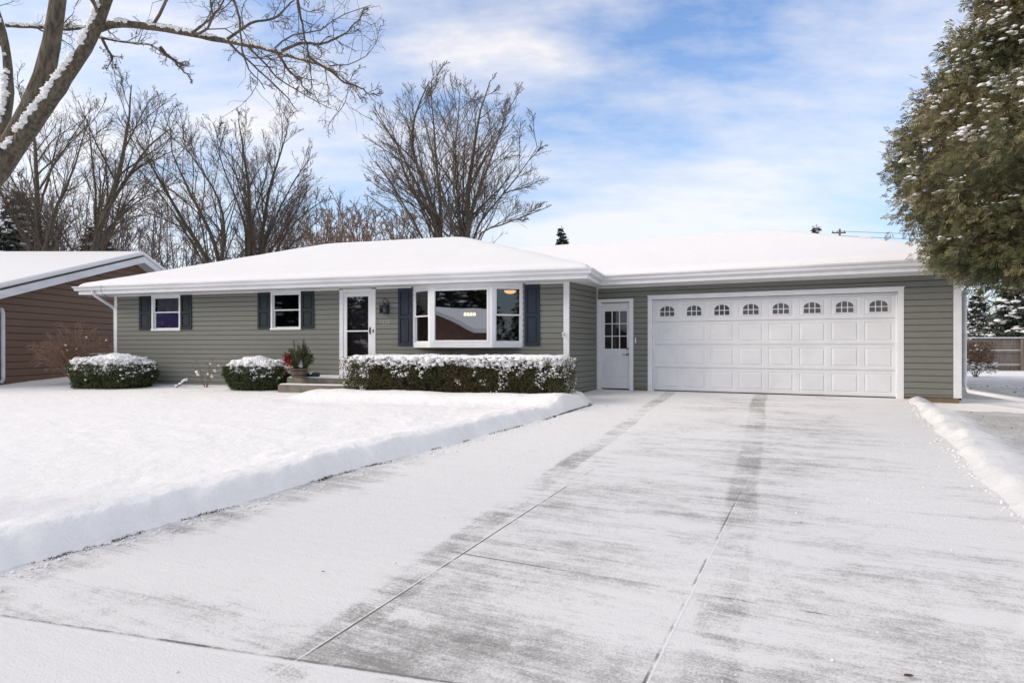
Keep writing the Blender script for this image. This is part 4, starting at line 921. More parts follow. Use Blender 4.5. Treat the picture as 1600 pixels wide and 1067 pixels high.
# --- leaf clouds
def leafquads(Pc, Dr, ln, wd, rng, jit=.5):
    n = len(Pc); D = Dr+rng.normal(0, jit, Dr.shape); D /= np.linalg.norm(D, axis=1, keepdims=True)+1e-9
    S_ = np.cross(D, rng.normal(size=D.shape)); S_ /= np.linalg.norm(S_, axis=1, keepdims=True)+1e-9
    l = (ln*(.6+.8*rng.random(n)))[:, None]; w = (wd*(.6+.8*rng.random(n)))[:, None]
    V = np.stack([Pc, Pc+D*l*.5+S_*w, Pc+D*l, Pc+D*l*.5-S_*w], 1).reshape(-1, 3); F = np.arange(4*n).reshape(n, 4); return V, F
def hedge(name, F, La, Wd, z0, z1, label, cat, mat, nleaf, nsn, seed, rnd=.0, leaf=(.035, .011), capn=.07, lump=.035, group=None, dens=.5):
    """clipped shrub: superellipse plan, flattish snow-capped top; F(a,o,z) frame centred"""
    rng = np.random.default_rng(seed); root = empty(name, F(0, 0, z0), label, cat, group)
    H = z1-z0; ex = 2+6*(1-rnd)
    def env(th, h):                         # radius in plan at height fraction h
        c, s = np.cos(th), np.sin(th); rr_ = (np.abs(c)**ex+np.abs(s)**ex)**(-1/ex)
        k = (1-(np.clip((h-.55)/.5, 0, 1))**3*.45*rnd)*(1-.22*rnd*(1-h)**2)*(1+(.035+.34*rnd)*fbm(th*4+seed, h*4+seed, 3))
        return rr_*k
    # woody core, the shade inside the leaves put into its dark colour
    th = np.linspace(0, 2*np.pi, 61)[:-1]; hh = np.linspace(0, .9, 8); T_, H_ = np.meshgrid(th, hh, indexing='ij'); e = env(T_, H_)*.80
    A, B, Zz = np.cos(T_)*e*La/2, np.sin(T_)*e*Wd/2, z0-.05+H_*H
    Pp = np.array([[F(a, b2, z) for a, b2, z in zip(r1, r2, r3)] for r1, r2, r3 in zip(A, B, Zz)])
    n, m_ = A.shape; i = np.arange(n*m_).reshape(n, m_); j = np.roll(i, -1, axis=0); Fq = np.stack([i[:, :-1], j[:, :-1], j[:, 1:], i[:, 1:]], -1).reshape(-1, 4)
    mesh_np('branches', Pp.reshape(-1, 3), Fq, M['corehedge'], root, True)
    # leaves near shell
    def pts(n, lo=.80, hi=1.08, hl=0, hu=1.):
        t = rng.random(n)*6.283; x = np.cos(t); y = np.sin(t)
        if rnd < .4:                        # long hedge: sample along perimeter by length
            s = rng.random(n)*(2*La+2*Wd); a = np.where(s < La, s-La/2, np.where(s < La+Wd, La/2, np.where(s < 2*La+Wd, La*1.5+Wd-s, -La/2)))
            b2 = np.where(s < La, -Wd/2, np.where(s < La+Wd, s-La-Wd/2, np.where(s < 2*La+Wd, Wd/2, 2*La+1.5*Wd-s))); t = np.arctan2(b2/(Wd/2), a/(La/2))
        h = hl+(hu-hl)*rng.random(n); e = env(t, h)*(lo+(hi-lo)*rng.random(n)**.7)
        return np.stack([np.cos(t)*e*La/2, np.sin(t)*e*Wd/2, z0+h*H], 1), t
    def W(p): return np.array([F(0, 0, 0)])+p[:, 0:1]*(np.array(F(1, 0, 0))-np.array(F(0, 0, 0)))+p[:, 1:2]*(np.array(F(0, 1, 0))-np.array(F(0, 0, 0)))+np.stack([0*p[:, 2], 0*p[:, 2], p[:, 2]], 1)
    p, t = pts(nleaf); keep = ((rnd < .4) | (p[:, 2] < z0+.80*H)) & (vn(p[:, 0]*9+50, p[:, 2]*9+p[:, 1]*7+50) > .22); p, t = p[keep], t[keep]
    # top leaves
    q, t2 = pts(nleaf//(6 if rnd < .4 else 30), .0, 1.0, .84, .98); q[:, 2] = z0+(q[:, 2]-z0)*(1-.47*rnd*np.minimum(1, np.hypot(q[:, 0]/(La/2), q[:, 1]/(Wd/2)))**2.5); p = np.concatenate([p, q]); t = np.concatenate([t, t2])
    d = np.stack([np.cos(t)*.6, np.sin(t)*.6, np.full(len(t), .45)], 1); z_ = F(0, 0, 0); dd = W(d)-np.array(z_)
    Pw = W(p); V, Fq = leafquads(Pw, dd, leaf[0], leaf[1], rng, .7); mesh_np('leaves', V, Fq, mat, root)
    # continuous snow cap with a ragged skirt
    npm = int((2*La+2*Wd)/.03); sq = np.linspace(0, 2*La+2*Wd, npm, endpoint=False)
    a = np.where(sq < La, sq-La/2, np.where(sq < La+Wd, La/2, np.where(sq < 2*La+Wd, La*1.5+Wd-sq, -La/2))); b2 = np.where(sq < La, -Wd/2, np.where(sq < La+Wd, sq-La-Wd/2, np.where(sq < 2*La+Wd, Wd/2, 2*La+1.5*Wd-sq)))
    tp = np.arctan2(b2/(Wd/2), a/(La/2)); ep = env(tp, .9); rr_ = np.concatenate([np.linspace(.02, .97, 16), [1.0, 1.015, 1.0, .97]]); px_ = np.cos(tp)*ep*La/2; py_ = np.sin(tp)*ep*Wd/2
    RG, _q = np.meshgrid(rr_, tp, indexing='ij'); CX = RG*px_[None]; CY = RG*py_[None]
    topz = z0+H*(1-.45*rnd*np.minimum(RG, 1)**2.5)+capn*(.75+1.1*fbm(CX*3+seed, CY*3, 4))+.05*fbm(CX*13, CY*13, 3)
    dep = (.06+.46*H*np.maximum(0, fbm(sq*2.6+seed, sq*0+1, 4)+.20)); dr_ = np.zeros_like(RG); dr_[-3] = .3; dr_[-2] = .75; dr_[-1] = 1.; topz = topz-dr_*dep[None]-np.where(dr_ > 0, capn*.5, 0); topz[-4] -= capn*.2
    CX = CX*(1+.02*fbm(CX*12, topz*12)); Wp = np.array([F(x_, y_, z_) for x_, y_, z_ in zip(CX.ravel(), CY.ravel(), topz.ravel())]); nr_ = len(rr_); i = np.arange(nr_*npm).reshape(nr_, npm); j = np.roll(i, -1, axis=1)
    Fc = np.stack([i[:-1], j[:-1], j[1:], i[1:]], -1).reshape(-1, 4); mesh_np('snow_cap', Wp, Fc, M['clump'], root, True)
    nc = int(La*Wd*130); t = rng.random(nc)*6.283; rad = np.sqrt(rng.random(nc)); e = env(t, .9)*rad*1.0
    c = np.stack([np.cos(t)*e*La/2, np.sin(t)*e*Wd/2, 0*t], 1)
    dome = (1-.45*rnd*rad**2.5); c[:, 2] = z0+H*dome-.02+capn*.5*fbm(c[:, 0]*2.2+seed, c[:, 1]*2.2, 3)
    s = .03+.05*rng.random(nc); V1 = blobs(W(c), s*1.6, s*1.4, s*.62, rng, .2)
    # overhanging edge lumps and scattered lumps on the flanks
    p, t = pts(nsn, .97, 1.08, .12, 1.0); wgt = vn(p[:, 0]*5+9, p[:, 2]*5+seed+p[:, 1]*3)*.78+.36*((p[:, 2]-z0)/H)**2.4
    p = p[wgt > dens]; s = lump*(.35+.9*rng.random(len(p))**2)*(.75+.6*((p[:, 2]-z0)/H)**3); V2 = blobs(W(p), s*1.3, s*.8, s*.7, rng, .3)
    p, t = pts(int((La+Wd)*90), .90, 1.03, .82, 1.0); hmk = vn(p[:, 0]*6+3, p[:, 1]*6+seed) > .3; p = p[hmk]; s = .015+.045*rng.random(len(p)); V3 = blobs(W(p), s*1.3, s*1.1, s*.85, rng, .28)
    V, Fq = joinmeshes([V1, V2, V3]); mesh_np('snow', V, Fq, M['clump'], root, True)
    # twigs poking through the snow
    nt_ = int(La*26); t = rng.random(nt_)*6.283; e = env(t, .9)*np.sqrt(rng.random(nt_)); c = np.stack([np.cos(t)*e*La/2, np.sin(t)*e*Wd/2, np.full(nt_, z0+H*.9)], 1); c = W(c)
    tip = c+np.stack([rng.normal(0, .03, nt_), rng.normal(0, .03, nt_), .10+.12*rng.random(nt_)], 1); Pp = np.stack([c, (c+tip)/2+rng.normal(0, .008, c.shape), tip], 1)
    V, Fq = tubes(Pp, np.tile([.005, .004, .002], (nt_, 1)), 4); mesh_np('twigs', V, Fq, M['twig'], root)
    return root
M['corehedge'] = simple('shaded_core_twigs', (.03, .027, .018), (.012, .011, .008), 14, .95, .8, 20)  # twigs coloured near black to carry the shade inside the shrub
def cframe(x, y, U, V): return lambda a, o, z: (x+U[0]*a-V[0]*o, y+U[1]*a-V[1]*o, z)
# long hedge
p0 = np.array([ustep(538, 14.25), 14.25]); p1 = np.array([ustep(878, 12.95), 12.95]); dv = p1-p0; LH = float(np.linalg.norm(dv)); dv /= LH; nv = np.array([-dv[1], dv[0]])
cc = (p0+p1)/2+nv*.42
hedge('clipped_hedge', cframe(cc[0], cc[1], dv, nv), LH, .85, .66, 1.47, 'long clipped boxy hedge under the bay window with snow on top', 'hedge', M['hedge'], 56000, 7000, 5, 0., leaf=(.040, .011), lump=.022, dens=.55)
# round bushes
x = ustep(176, 17.2); hedge('snowy_shrub', cframe(x, 17.2, UL, VL), 2.25, 1.3, .60, 1.40, 'rounded dark green shrub with snow cap at the left corner of the green house', 'shrub', M['yew'], 26000, 1500, 8, .75, leaf=(.06, .012), lump=.032, dens=.60, capn=.15)
x = ustep(403, 15.9); hedge('snowy_shrub', cframe(x, 15.9, UL, VL), 1.55, 1.0, .66, 1.36, 'smaller snow capped shrub beside the left end of the concrete steps', 'shrub', M['yew'], 18000, 1000, 9, .85, leaf=(.06, .012), lump=.032, dens=.60, capn=.15)

# snow crumbs thrown along the banks
rg = np.random.default_rng(71); n = 800; ss = rg.uniform(1.5, 12.3, n); eu_ = np.interp(ss, EDGE_S, EDGE_U); ww = np.abs(rg.normal(0, .16, n)); uu = eu_+ww+.05
n2 = 260; s2 = rg.uniform(3, 14.5, n2); e2 = np.interp(s2, [-8, 2, 5, 9, 13, 14.6], [1.9, 1.6, 1.42, 1.36, 1.36, 1.38]); uu = np.r_[uu, e2-np.abs(rg.normal(0, .07, n2))+.03]; ss = np.r_[ss, s2]
n3 = 260; ss = np.r_[ss, rg.uniform(1, 13, n3)]; uu = np.r_[uu, rg.uniform(-4, 1.3, n3)]; sz = .003+.011*rg.random(len(ss))**3; sz[-n3:] *= .6
c = np.stack([uu*UG[0]+ss*VG[0], uu*UG[1]+ss*VG[1], base_z(ss)+.006+sz*.3], 1); V, F = blobs(c, sz*1.3, sz*1.1, sz*.8, rg, .2); o = mesh_np('snow_crumbs', V, F, M['clump'], None, True); tag(o, 'small loose crumbs of snow lying on the driveway along both snow banks', 'snow crumbs', kind='stuff')
# bare little shrubs
def twiggy(name, base, n, h, spread, seed, mat, label, cat='shrub', mins=.0025, lv=(6, 4), snow=6, r0=.012):
    rng = np.random.default_rng(seed); root = empty(name, base, label, cat); b0 = np.array(base)
    a = rng.random(n)*6.283; e = np.sqrt(rng.random(n))*spread; tip = b0+np.stack([np.cos(a)*e, np.sin(a)*e*.6, h*(1-.4*(e/spread)**2)*(.7+.4*rng.random(n))], 1)
    mid = b0*.5+tip*.5+np.stack([np.cos(a)*0, 0*a, h*.08+0*a], 1)+rng.normal(0, h*.03, tip.shape)
    P = np.stack([resample([b0+np.array([rng.normal(0, .03), rng.normal(0, .03), -.02]), m_, t_], 9) for m_, t_ in zip(mid, tip)]); R = np.tile(np.linspace(r0, r0*.35, 9), (n, 1))
    g = (P, R); prt = [tubes(P, R, 5)]; 
    for m_, lf in zip(lv, (.45, .5)): g = grow(*g, m_, 38, lf, 5, .6, rng, up=.1, tmin=.25, wig=.5); g = (g[0], np.maximum(g[1], mins)); prt.append(tubes(*g, 3))
    V, F = joinmeshes(prt); mesh_np('stems', V, F, mat, root)
    if snow:
        i = rng.integers(0, len(P), snow); k = rng.integers(4, 9, snow); c = P[i, k]; s = .02+.02*rng.random(snow); V, F = blobs(c, s*1.3, s, s, rng); mesh_np('snow', V, F, M['clump'], root, True)
    return root
x, d = ustep(118, 18.6), 18.6
twiggy('bare_shrub', (x, d, .62), 26, 1.6, 1.25, 3, M['twigtan'], 'wispy reddish bare shrub in front of the brown neighbouring wall', lv=(9, 7), mins=.0044, snow=9)
x, d = ustep(322, 16.6), 16.6
twiggy('bare_rose_stems', (x, d, .66), 5, .85, .35, 4, M['twigred'], 'few thin bare stems standing in snow under the wall between the two windows', lv=(3, 2), snow=7, r0=.010)
x, d = ustep(284, 16.5), 16.5
root = empty('bent_twig', (x, d, .68), 'short snow laden twig leaning out of the snow left of the bare stems', 'twig')
mb = MB(); mb.tube([(x-.14, d, .66), (x, d-.02, .74), (x+.14, d-.03, .85)], [.014, .012, .008], 6); mb.build('stem', M['twig'], root)
rg = np.random.default_rng(6); c = np.array([(x-.14+.28*t+rg.normal(0, .012), d-.02, .68+.2*t+rg.normal(0, .012)) for t in np.linspace(.05, 1, 12)]); sz = rg.uniform(.015, .045, 12); V, F = blobs(c, sz, sz, sz*.7, rg); mesh_np('snow', V, F, M['clump'], root, True)

# grey utility box by the neighbour
x, d = ustep(163, 18.9), 18.9
FB = cframe(x, d, UL, VL); root = empty('utility_box', (x, d, .65), 'pale grey metal box half hidden behind the corner shrub', 'box')
mb = MB(); mb.box(FB, -.3, .3, -.25, .25, .6, 1.42); mb.build('cabinet', M['box'], root, bevel=.02); mb = MB(); mb.box(FB, -.33, .33, -.28, .28, 1.423, 1.47); mb.build('lid', M['box'], root, bevel=.01)
mb = MB(); mb.box(FB, -.31, .31, -.26, .26, 1.472, 1.52); mb.build('snow', M['clump'], root, bevel=.03)

# planter
d = ld(467, 1.25); x, y = ustep(467, d), d; zp = zu+.015
root = empty('barrel_planter', (x, y, zp), 'round wooden tub planter of winter greenery and red ribbon on the top step', 'planter')
mb = MB(); mb.lathe((x, y, zp), [(.15, 0), (.165, .03), (.195, .12), (.21, .21), (.215, .22), (.195, .22), (.185, .18)], 24); mb.build('tub', M['wood'], root, smooth=False)
for h_, rr_ in ((.05, .176), (.15, .204)):
    mb = MB(); mb.lathe((x, y, zp+h_), [(rr_, 0), (rr_+.004, .002), (rr_+.008, .022), (rr_+.004, .024)], 24); mb.build('band', M['black'], root)
rg = np.random.default_rng(12)
n = 150; a = rg.random(n)*6.283; e = rg.random(n)**.5; P = []
for i in range(n):
    hgt = (.24+.42*(1-e[i])**.8)*(.8+.4*rg.random()); out_ = .10+.22*e[i]
    P.append(resample([(x+.1*math.cos(a[i]), y+.1*math.sin(a[i]), zp+.18), (x+out_*.8*math.cos(a[i]), y+out_*.8*math.sin(a[i]), zp+.18+hgt*.6), (x+out_*1.05*math.cos(a[i]), y+out_*math.sin(a[i]), zp+.18+hgt)], 7))
P = np.array(P); t = rg.random((n, 70)); f = t*6; i = np.minimum(f.astype(int), 5); w = (f-i)[..., None]; ar = np.arange(n)[:, None]; c = (P[ar, i]*(1-w)+P[ar, i+1]*w).reshape(-1, 3); T = (P[ar, i+1]-P[ar, i]).reshape(-1, 3); T /= np.linalg.norm(T, axis=1, keepdims=True)
V, F = leafquads(c, T, .05, .006, rg, .75); mesh_np('greenery', V, F, M['planter_green'], root)
V, F = tubes(P, np.full(P.shape[:2], .004), 3); mesh_np('stems', V, F, M['twig'], root)
P2b = np.array([resample([(x+.08, y, zp+.25), (x+.10+.03*k, y-.02, zp+.5), (x+.12+.05*k+rg.normal(0, .02), y-.03, zp+.80-.05*abs(k))], 7) for k in (-2, -1, 0, 1, 2)]); V, F = tubes(P2b, np.tile(np.linspace(.01, .004, 7), (5, 1)), 5)
g = grow(P2b, np.full((5, 7), .008), 5, 45, .3, 4, .6, rg); V2, F2 = tubes(g[0], np.maximum(g[1], .003), 3); V, F = joinmeshes([(V, F), (V2, F2)]); mesh_np('branches', V, F, M['twig'], root)
n = 260; c = np.array([x-.17, y-.25, zp+.40])+rg.normal(0, 1, (n, 3))*np.array([.05, .04, .075]); V, F = leafquads(c, rg.normal(size=(n, 3))+np.array([0, -.3, 0]), .07, .016, rg); mesh_np('ribbon', V, F, M['red'], root)
mb = MB(); mb.lathe((x+.09, y-.16, zp+.24), [(.02, 0), (.05, .03), (.055, .09), (.04, .16), (.015, .21)], 12); mb.build('pine_cone', M['box'], root, smooth=True)
c = np.array([(x+rg.uniform(-.2, .12), y-.12+rg.uniform(-.05, .05), zp+.24+rg.uniform(0, .04)) for _ in range(16)]); V, F = blobs(c, np.full(16, .035), np.full(16, .03), np.full(16, .018), rg); mesh_np('snow', V, F, M['clump'], root, True)
# dark bag behind planter
def bag(px, o_, z, w, h, lab, seed):
    dd_ = ld(px, o_); x_, y_ = ustep(px, dd_), dd_; rg = np.random.default_rng(seed); root = empty('black_bag', (x_, y_, z), lab, 'bag')
    n = 9; c = np.stack([x_+np.linspace(-w/2, w/2, n), y_+rg.normal(0, .03, n), z+h*.42+rg.normal(0, h*.1, n)], 1); V, F = blobs(c, np.full(n, w*.17), np.full(n, .1), h*.5*np.sin(np.linspace(.5, 2.6, n)), rg, .15); mesh_np('sack', V, F, M['blackbag'], root)
    c = np.stack([x_+rg.uniform(-w*.35, w*.3, 7), y_-.07+rg.normal(0, .02, 7), z+h*.7+rg.normal(0, h*.12, 7)], 1); V, F = blobs(c, np.full(7, .03), np.full(7, .03), np.full(7, .015), rg); mesh_np('snow', V, F, M['clump'], root, True)
bag(486, .95, zu+.01, .34, .15, 'low crumpled black plastic bundle just right of the planter on the top step', 3)

# ---------------------------------------------------------------- right hand arborvitae
rg = np.random.default_rng(90); TX, TY = 7.95, 9.15; zt0 = lawn_z(TX, TY, .08)
root = empty('arborvitae', (TX, TY, zt0), 'large drooping arborvitae with flecks of snow hanging in from the right edge', 'tree')
mb = MB(); mb.tube([(TX, TY, zt0-.1), (TX+.05, TY, 2.4), (TX, TY+.05, 5), (TX, TY, 9.2)], [.22, .17, .12, .02], 12); mb.build('trunk', M['bark'], root, smooth=True)
# envelope radius by height (outline of the crown)
ZE = [2.78, 2.95, 3.12, 3.4, 3.75, 4.0, 4.4, 4.9, 5.3, 5.8, 6.6, 7.2, 8.0, 9.3]
RE = [.9, 1.4, 1.66, 1.68, 1.78, 2.3, 2.40, 2.15, 1.85, 1.62, 1.22, 1.05, .8, .2]
def envr(z, az): return np.interp(z, ZE, RE)*(1+.42*fbm(az*2.6+5, z*1.9, 4))
nb = 1250; zb = 2.75+6.4*rg.random(nb)**1.15; az = rg.random(nb)*6.283
R_ = envr(zb, az)*(.72+.30*rg.random(nb)**.6)
tip = np.stack([TX+np.cos(az)*R_, TY+np.sin(az)*R_, zb], 1); root0 = np.stack([TX+np.cos(az)*R_*.45, TY+np.sin(az)*R_*.45, zb-.10-.12*R_], 1)
P = np.stack([root0, root0*.5+tip*.5+np.array([0, 0, .06]), tip], 1)
V, F = tubes(P, np.tile([.014, .009, .004], (nb, 1)), 4); mesh_np('branches', V, F, M['bark'], root, True)
# inner foliage mass
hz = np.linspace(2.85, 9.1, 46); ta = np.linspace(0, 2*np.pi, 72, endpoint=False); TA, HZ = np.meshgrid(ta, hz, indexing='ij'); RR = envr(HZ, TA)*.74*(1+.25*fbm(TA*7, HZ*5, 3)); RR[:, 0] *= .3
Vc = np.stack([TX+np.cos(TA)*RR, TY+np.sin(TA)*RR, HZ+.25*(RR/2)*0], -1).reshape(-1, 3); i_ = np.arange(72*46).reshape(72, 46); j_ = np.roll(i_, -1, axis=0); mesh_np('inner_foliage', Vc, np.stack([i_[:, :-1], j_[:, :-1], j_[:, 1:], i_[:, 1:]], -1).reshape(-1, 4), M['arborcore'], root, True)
ns = 36
cen = np.repeat(tip, ns, 0); azr = np.repeat(az, ns)+rg.normal(0, .6, nb*ns); n = nb*ns
od0 = np.stack([np.cos(azr), np.sin(azr), 0*azr], 1); pf = rg.normal(0, 1, (n, 3))*np.array([.12, .12, .10]); sp0 = cen+pf-np.repeat(np.stack([np.cos(az), np.sin(az), 0*az], 1), ns, 0)*(.16*rg.random(n))[:, None]
od = od0+pf*2.5; od /= np.linalg.norm(od, axis=1, keepdims=True); ln = .09+.12*rg.random(n)
droop = rg.normal(.35, .55, n); dr_ = od+np.stack([0*droop, 0*droop, -droop], 1); dr_ /= np.linalg.norm(dr_, axis=1, keepdims=True)
sd_ = np.cross(dr_, rg.normal(0, 1, (n, 3))+np.array([0, 0, .8])); sd_ /= np.linalg.norm(sd_, axis=1, keepdims=True)
Vs = []; nl = 10; nrm = np.cross(dr_, sd_)
for k in range(nl):
    tt = .05+.9*k/(nl-1); sgn = (-1)**k; c = sp0+dr_*(ln*tt*.8)[:, None]
    ld_ = dr_*.8+sd_*(sgn*(.95-.8*tt)); l = ln*(.55-.2*tt); wv_ = np.cross(ld_, nrm); wv_ /= np.linalg.norm(wv_, axis=1, keepdims=True)
    e = c+ld_*l[:, None]+rg.normal(0, .006, c.shape); mq = (c*.4+e*.6); wd = (.0055+.004*rg.random(n))[:, None]
    Vs.append(np.stack([c, mq+wv_*wd, e, mq-wv_*wd], 1))
V = np.stack(Vs, 1).reshape(-1, 3); F = np.arange(len(V)).reshape(-1, 4); mesh_np('foliage', V, F, M['arbor'], root)
# brown dead sprays
kk = rg.choice(n, 160, replace=False); c = np.repeat(sp0[kk], 14, 0)+rg.normal(0, .05, (160*14, 3)); V, F = leafquads(c, np.repeat(dr_[kk], 14, 0), .07, .008, rg, .4); mesh_np('dead_sprays', V, F, M['brownleaf'], root)
# snow on outer sprays
rad = np.hypot(sp0[:, 0]-TX, sp0[:, 1]-TY); outer = rad > envr(sp0[:, 2], np.arctan2(sp0[:, 1]-TY, sp0[:, 0]-TX))*.90
cand = np.where(outer & (vn(azr*5+30, sp0[:, 2]*3) > .40) & (pf[:, 2] > .03) & (rg.random(n) < .14+.34*sm(sp0[:, 2], 3.2, 4.6)))[0]
c = sp0[cand]+dr_[cand]*.05+np.array([0, 0, .012]); m_ = len(c); c = np.repeat(c, 4, 0)+rg.normal(0, 1, (m_*4, 3))*np.array([.05, .05, .012]); s = .008+.024*rg.random(m_*4)**2
V, F = blobs(c, s*1.7, s*1.1, s*.55, rg, .25); mesh_np('snow', V, F, M['clump'], root, True)

# ---------------------------------------------------------------- spruces
def spruce(px, d, ztop, rad, label, seed, snow=.5, group=None, z0=.5, x=None, dens=1.):
    rg = np.random.default_rng(seed); X0 = ustep(px, d) if x is None else x; root = empty('spruce_tree', (X0, d, z0), label, 'tree', group)
    mb = MB(); mb.tube([(X0, d, z0-.2), (X0, d, ztop)], [.04*(ztop-z0)**.8*.6, .01], 8); mb.build('trunk', M['bark'], root)
    H = ztop-z0; nb = int(H*34*dens); t = rg.random(nb)**.8; zb = ztop-t*H*.93; az = rg.random(nb)*6.283; R_ = rad*(t**.85)*(.7+.4*rg.random(nb))+.08
    a0 = np.stack([X0+0*az, d+0*az, zb], 1); tip = np.stack([X0+np.cos(az)*R_, d+np.sin(az)*R_, zb-.18*R_+.05], 1); mid_ = a0*.4+tip*.6; mid_[:, 2] -= .10*R_
    P = np.stack([a0, mid_, tip], 1); V, F = tubes(P, np.tile([.03, .018, .006], (nb, 1)), 3); mesh_np('branches', V, F, M['twig'], root)
    nq = 46; tt = .15+.85*rg.random((nb, nq)); w = np.clip(tt*2, 0, 1)[..., None]; w2 = np.clip(tt*2-1, 0, 1)[..., None]
    c = a0[:, None]*(1-w)+mid_[:, None]*w+(tip-mid_)[:, None]*w2; c = c+rg.normal(0, 1, c.shape)*np.array([.10, .10, .05])*R_[:, None, None]
    dd = np.repeat((tip-a0)[:, None], nq, 1)+np.array([0, 0, -.25]); dd = dd/np.linalg.norm(dd, axis=2, keepdims=True); s_ = rad*.15
    V, F = leafquads(c.reshape(-1, 3), dd.reshape(-1, 3), s_, s_*.16, rg, .6); mesh_np('needles', V, F, M['spruce'], root)
    if snow:
        k = rg.random((nb, nq)) < snow*.10; c2 = c[k]+np.array([0, 0, .05*rad*.4]); s = rad*(.03+.05*rg.random(len(c2))); V, F = blobs(c2, s*1.6, s*1.2, s*.4, rg, .2); mesh_np('snow', V, F, M['clump'], root, True)
spruce(1528, 34, zz(450, 34), 1.15, 'slender spruce just right of the garage corner beyond the fence', 1, .45)
spruce(1594, 31, zz(405, 31), 1.9, 'wide snow dusted spruce at the right edge beyond the wooden fence', 2, .9)
spruce(28, 36, zz(300, 36), 2.8, 'dark spruce behind the neighbouring roof at the left edge', 3, .5)
spruce(150, 40, zz(352, 40), 2.6, 'dark spruce top low behind the peak of the neighbouring roof', 4, .4)
spruce(878, 45, zz(357, 45), 1.5, 'tiny spruce tip poking above the middle of the snowy roof', 5, .2)
spruce(1276, 60, zz(352, 60), 2.2, 'spruce tip above the garage ridge left of the utility pole', 6, .2)

# ---------------------------------------------------------------- fence, shrub, pole, wires
D = 26.0; fx0, fx1 = ustep(1480, D), ustep(1480, D)+14
root = empty('wooden_fence', (fx0, D, .65), 'weathered grey board fence with snowy rails beyond the right corner of the garage', 'fence')
FF = lambda a, o_, z: (fx0+a, D-.02*a-o_, z)
mb = MB(); rr = random.Random(2); a = 0
while a < 13.9: w = .14; mb.box(FF, a, a+w-.006-rr.random()*.006, -.02, rr.uniform(-.001, .004), .66, 2.0+rr.uniform(-.01, .01)); a += w
mb.build('board_panel', M['fence'], root)
for z in (.92, 1.5): mb = MB(); mb.box(FF, 0, 14, .006, .05, z-.04, z+.05); mb.build('rail', M['fence'], root)
mb = MB(); mb.box(FF, 0, 14, -.04, .06, 2.015, 2.05); mb.build('cap_rail', M['fence'], root)
mb = MB(); mb.box(FF, 0, 14, .008, .048, 1.551, 1.575); mb.box(FF, 0, 14, .008, .048, .971, .995); mb.box(FF, 0, 14, -.038, .058, 2.051, 2.085); mb.build('snow', M['clump'], root, bevel=.008)
a = .45
while a < 14: mb = MB(); mb.box(FF, a, a+.13, .052, .16, .5, 2.01); mb.build('post', M['fence'], root); a += 2.44
x, d = ustep(1524, 21.), 21.
r0 = twiggy('brown_leaf_shrub', (x, d, .68), 12, 1.35, .65, 9, M['twig'], 'small shrub still holding brown leaves between garage corner and fence', lv=(6, 4), snow=10)
rg = np.random.default_rng(15); n = 2600; a = rg.random(n)*6.283; e = rg.random(n)**.5*.62; c = np.stack([x+np.cos(a)*e, d+np.sin(a)*e*.7, 1.0+.85*rg.random(n)], 1); V, F = leafquads(c, rg.normal(size=(n, 3)), .05, .016, rg); mesh_np('leaves', V, F, M['brownleaf'], r0)
n = 160; a = rg.random(n)*6.283; e = rg.random(n)**.5*.65; c = np.stack([x+np.cos(a)*e, d-np.abs(np.sin(a))*e*.7, .85+.35*rg.random(n)], 1); s = .015+.02*rg.random(n); V, F = blobs(c, s*1.4, s, s*.6, rg); mesh_np('leaf_snow', V, F, M['clump'], r0, True)
# utility pole and wires
D = 75.; x = ustep(1312, D); zt = zz(358, D)
root = empty('utility_pole', (x, D, .5), 'distant wooden utility pole with crossarm above the garage ridge', 'pole')
mb = MB(); mb.tube([(x, D, .3), (x, D, zt)], [.16, .12], 8); mb.build('post', M['twig'], root)
mb = MB(); mb.box(FW, x-.9, x+.7, -D-.1, -D+.06, zt-.5, zt-.36); mb.build('crossarm', M['twig'], root)
for k in (-.8, -.3, .55): mb = MB(); mb.lathe((x+k, D, zt-.36), [(.05, 0), (.07, .08), (.05, .16), (.02, .2)], 8); mb.build('insulator', M['metal'], root)
for k, (dy, lab) in enumerate(((.0, 'upper thin overhead wire running right from the distant pole'), (9., 'lower thin overhead wire sagging right above the garage roof'))):
    mb = MB(); p0 = np.array([x, D, zt-.25-dy*.06]); p1 = np.array([x+42, D-6, zt-1.0-dy*.1]); mb.tube([tuple(p0+(p1-p0)*t-np.array([0, 0, 1.2*4*t*(1-t)*.5])) for t in np.linspace(0, 1, 14)], .022, 4); o = mb.build('overhead_wire', M['black']); tag(o, lab, 'wire')

# ---------------------------------------------------------------- neighbouring brown house (gable end at X=-15)
nb_ = empty('neighbour_house', (-20, 24, .65), 'brown clapboard neighbouring house with snowy gable roof at the left', 'house')
XN = -15.0; ya, yr, yb = 17.2, 25.2, 32.5; ze, zr_ = 2.86, 5.06; EXB = .215
mb = MB(); z = .62; FN = lambda a, o_, zz_: (XN+o_, a, zz_)
while z < zr_:
    z1_ = min(z+EXB, zr_)
    def ext(q):
        if q <= ze: return ya, yb
        t = (q-ze)/(zr_-ze); return ya+(yr-ya)*t, yb+(yr-yb)*t
    l0, h0 = ext(z); l1, h1 = ext(z1_)
    zq = z1_-.03; lq, hq = ext(zq)
    mb.quad(FN(l0, .035, z), FN(h0, .035, z), FN(hq, .03, zq), FN(lq, .03, zq)); mb.quad(FN(lq, .03, zq), FN(hq, .03, zq), FN(h1, .0, z1_), FN(l1, .0, z1_)); mb.quad(FN(l0, 0, z), FN(h0, 0, z), FN(h0, .035, z), FN(l0, .035, z)); z = z1_
mb.build('wall', M['brown'], nb_)
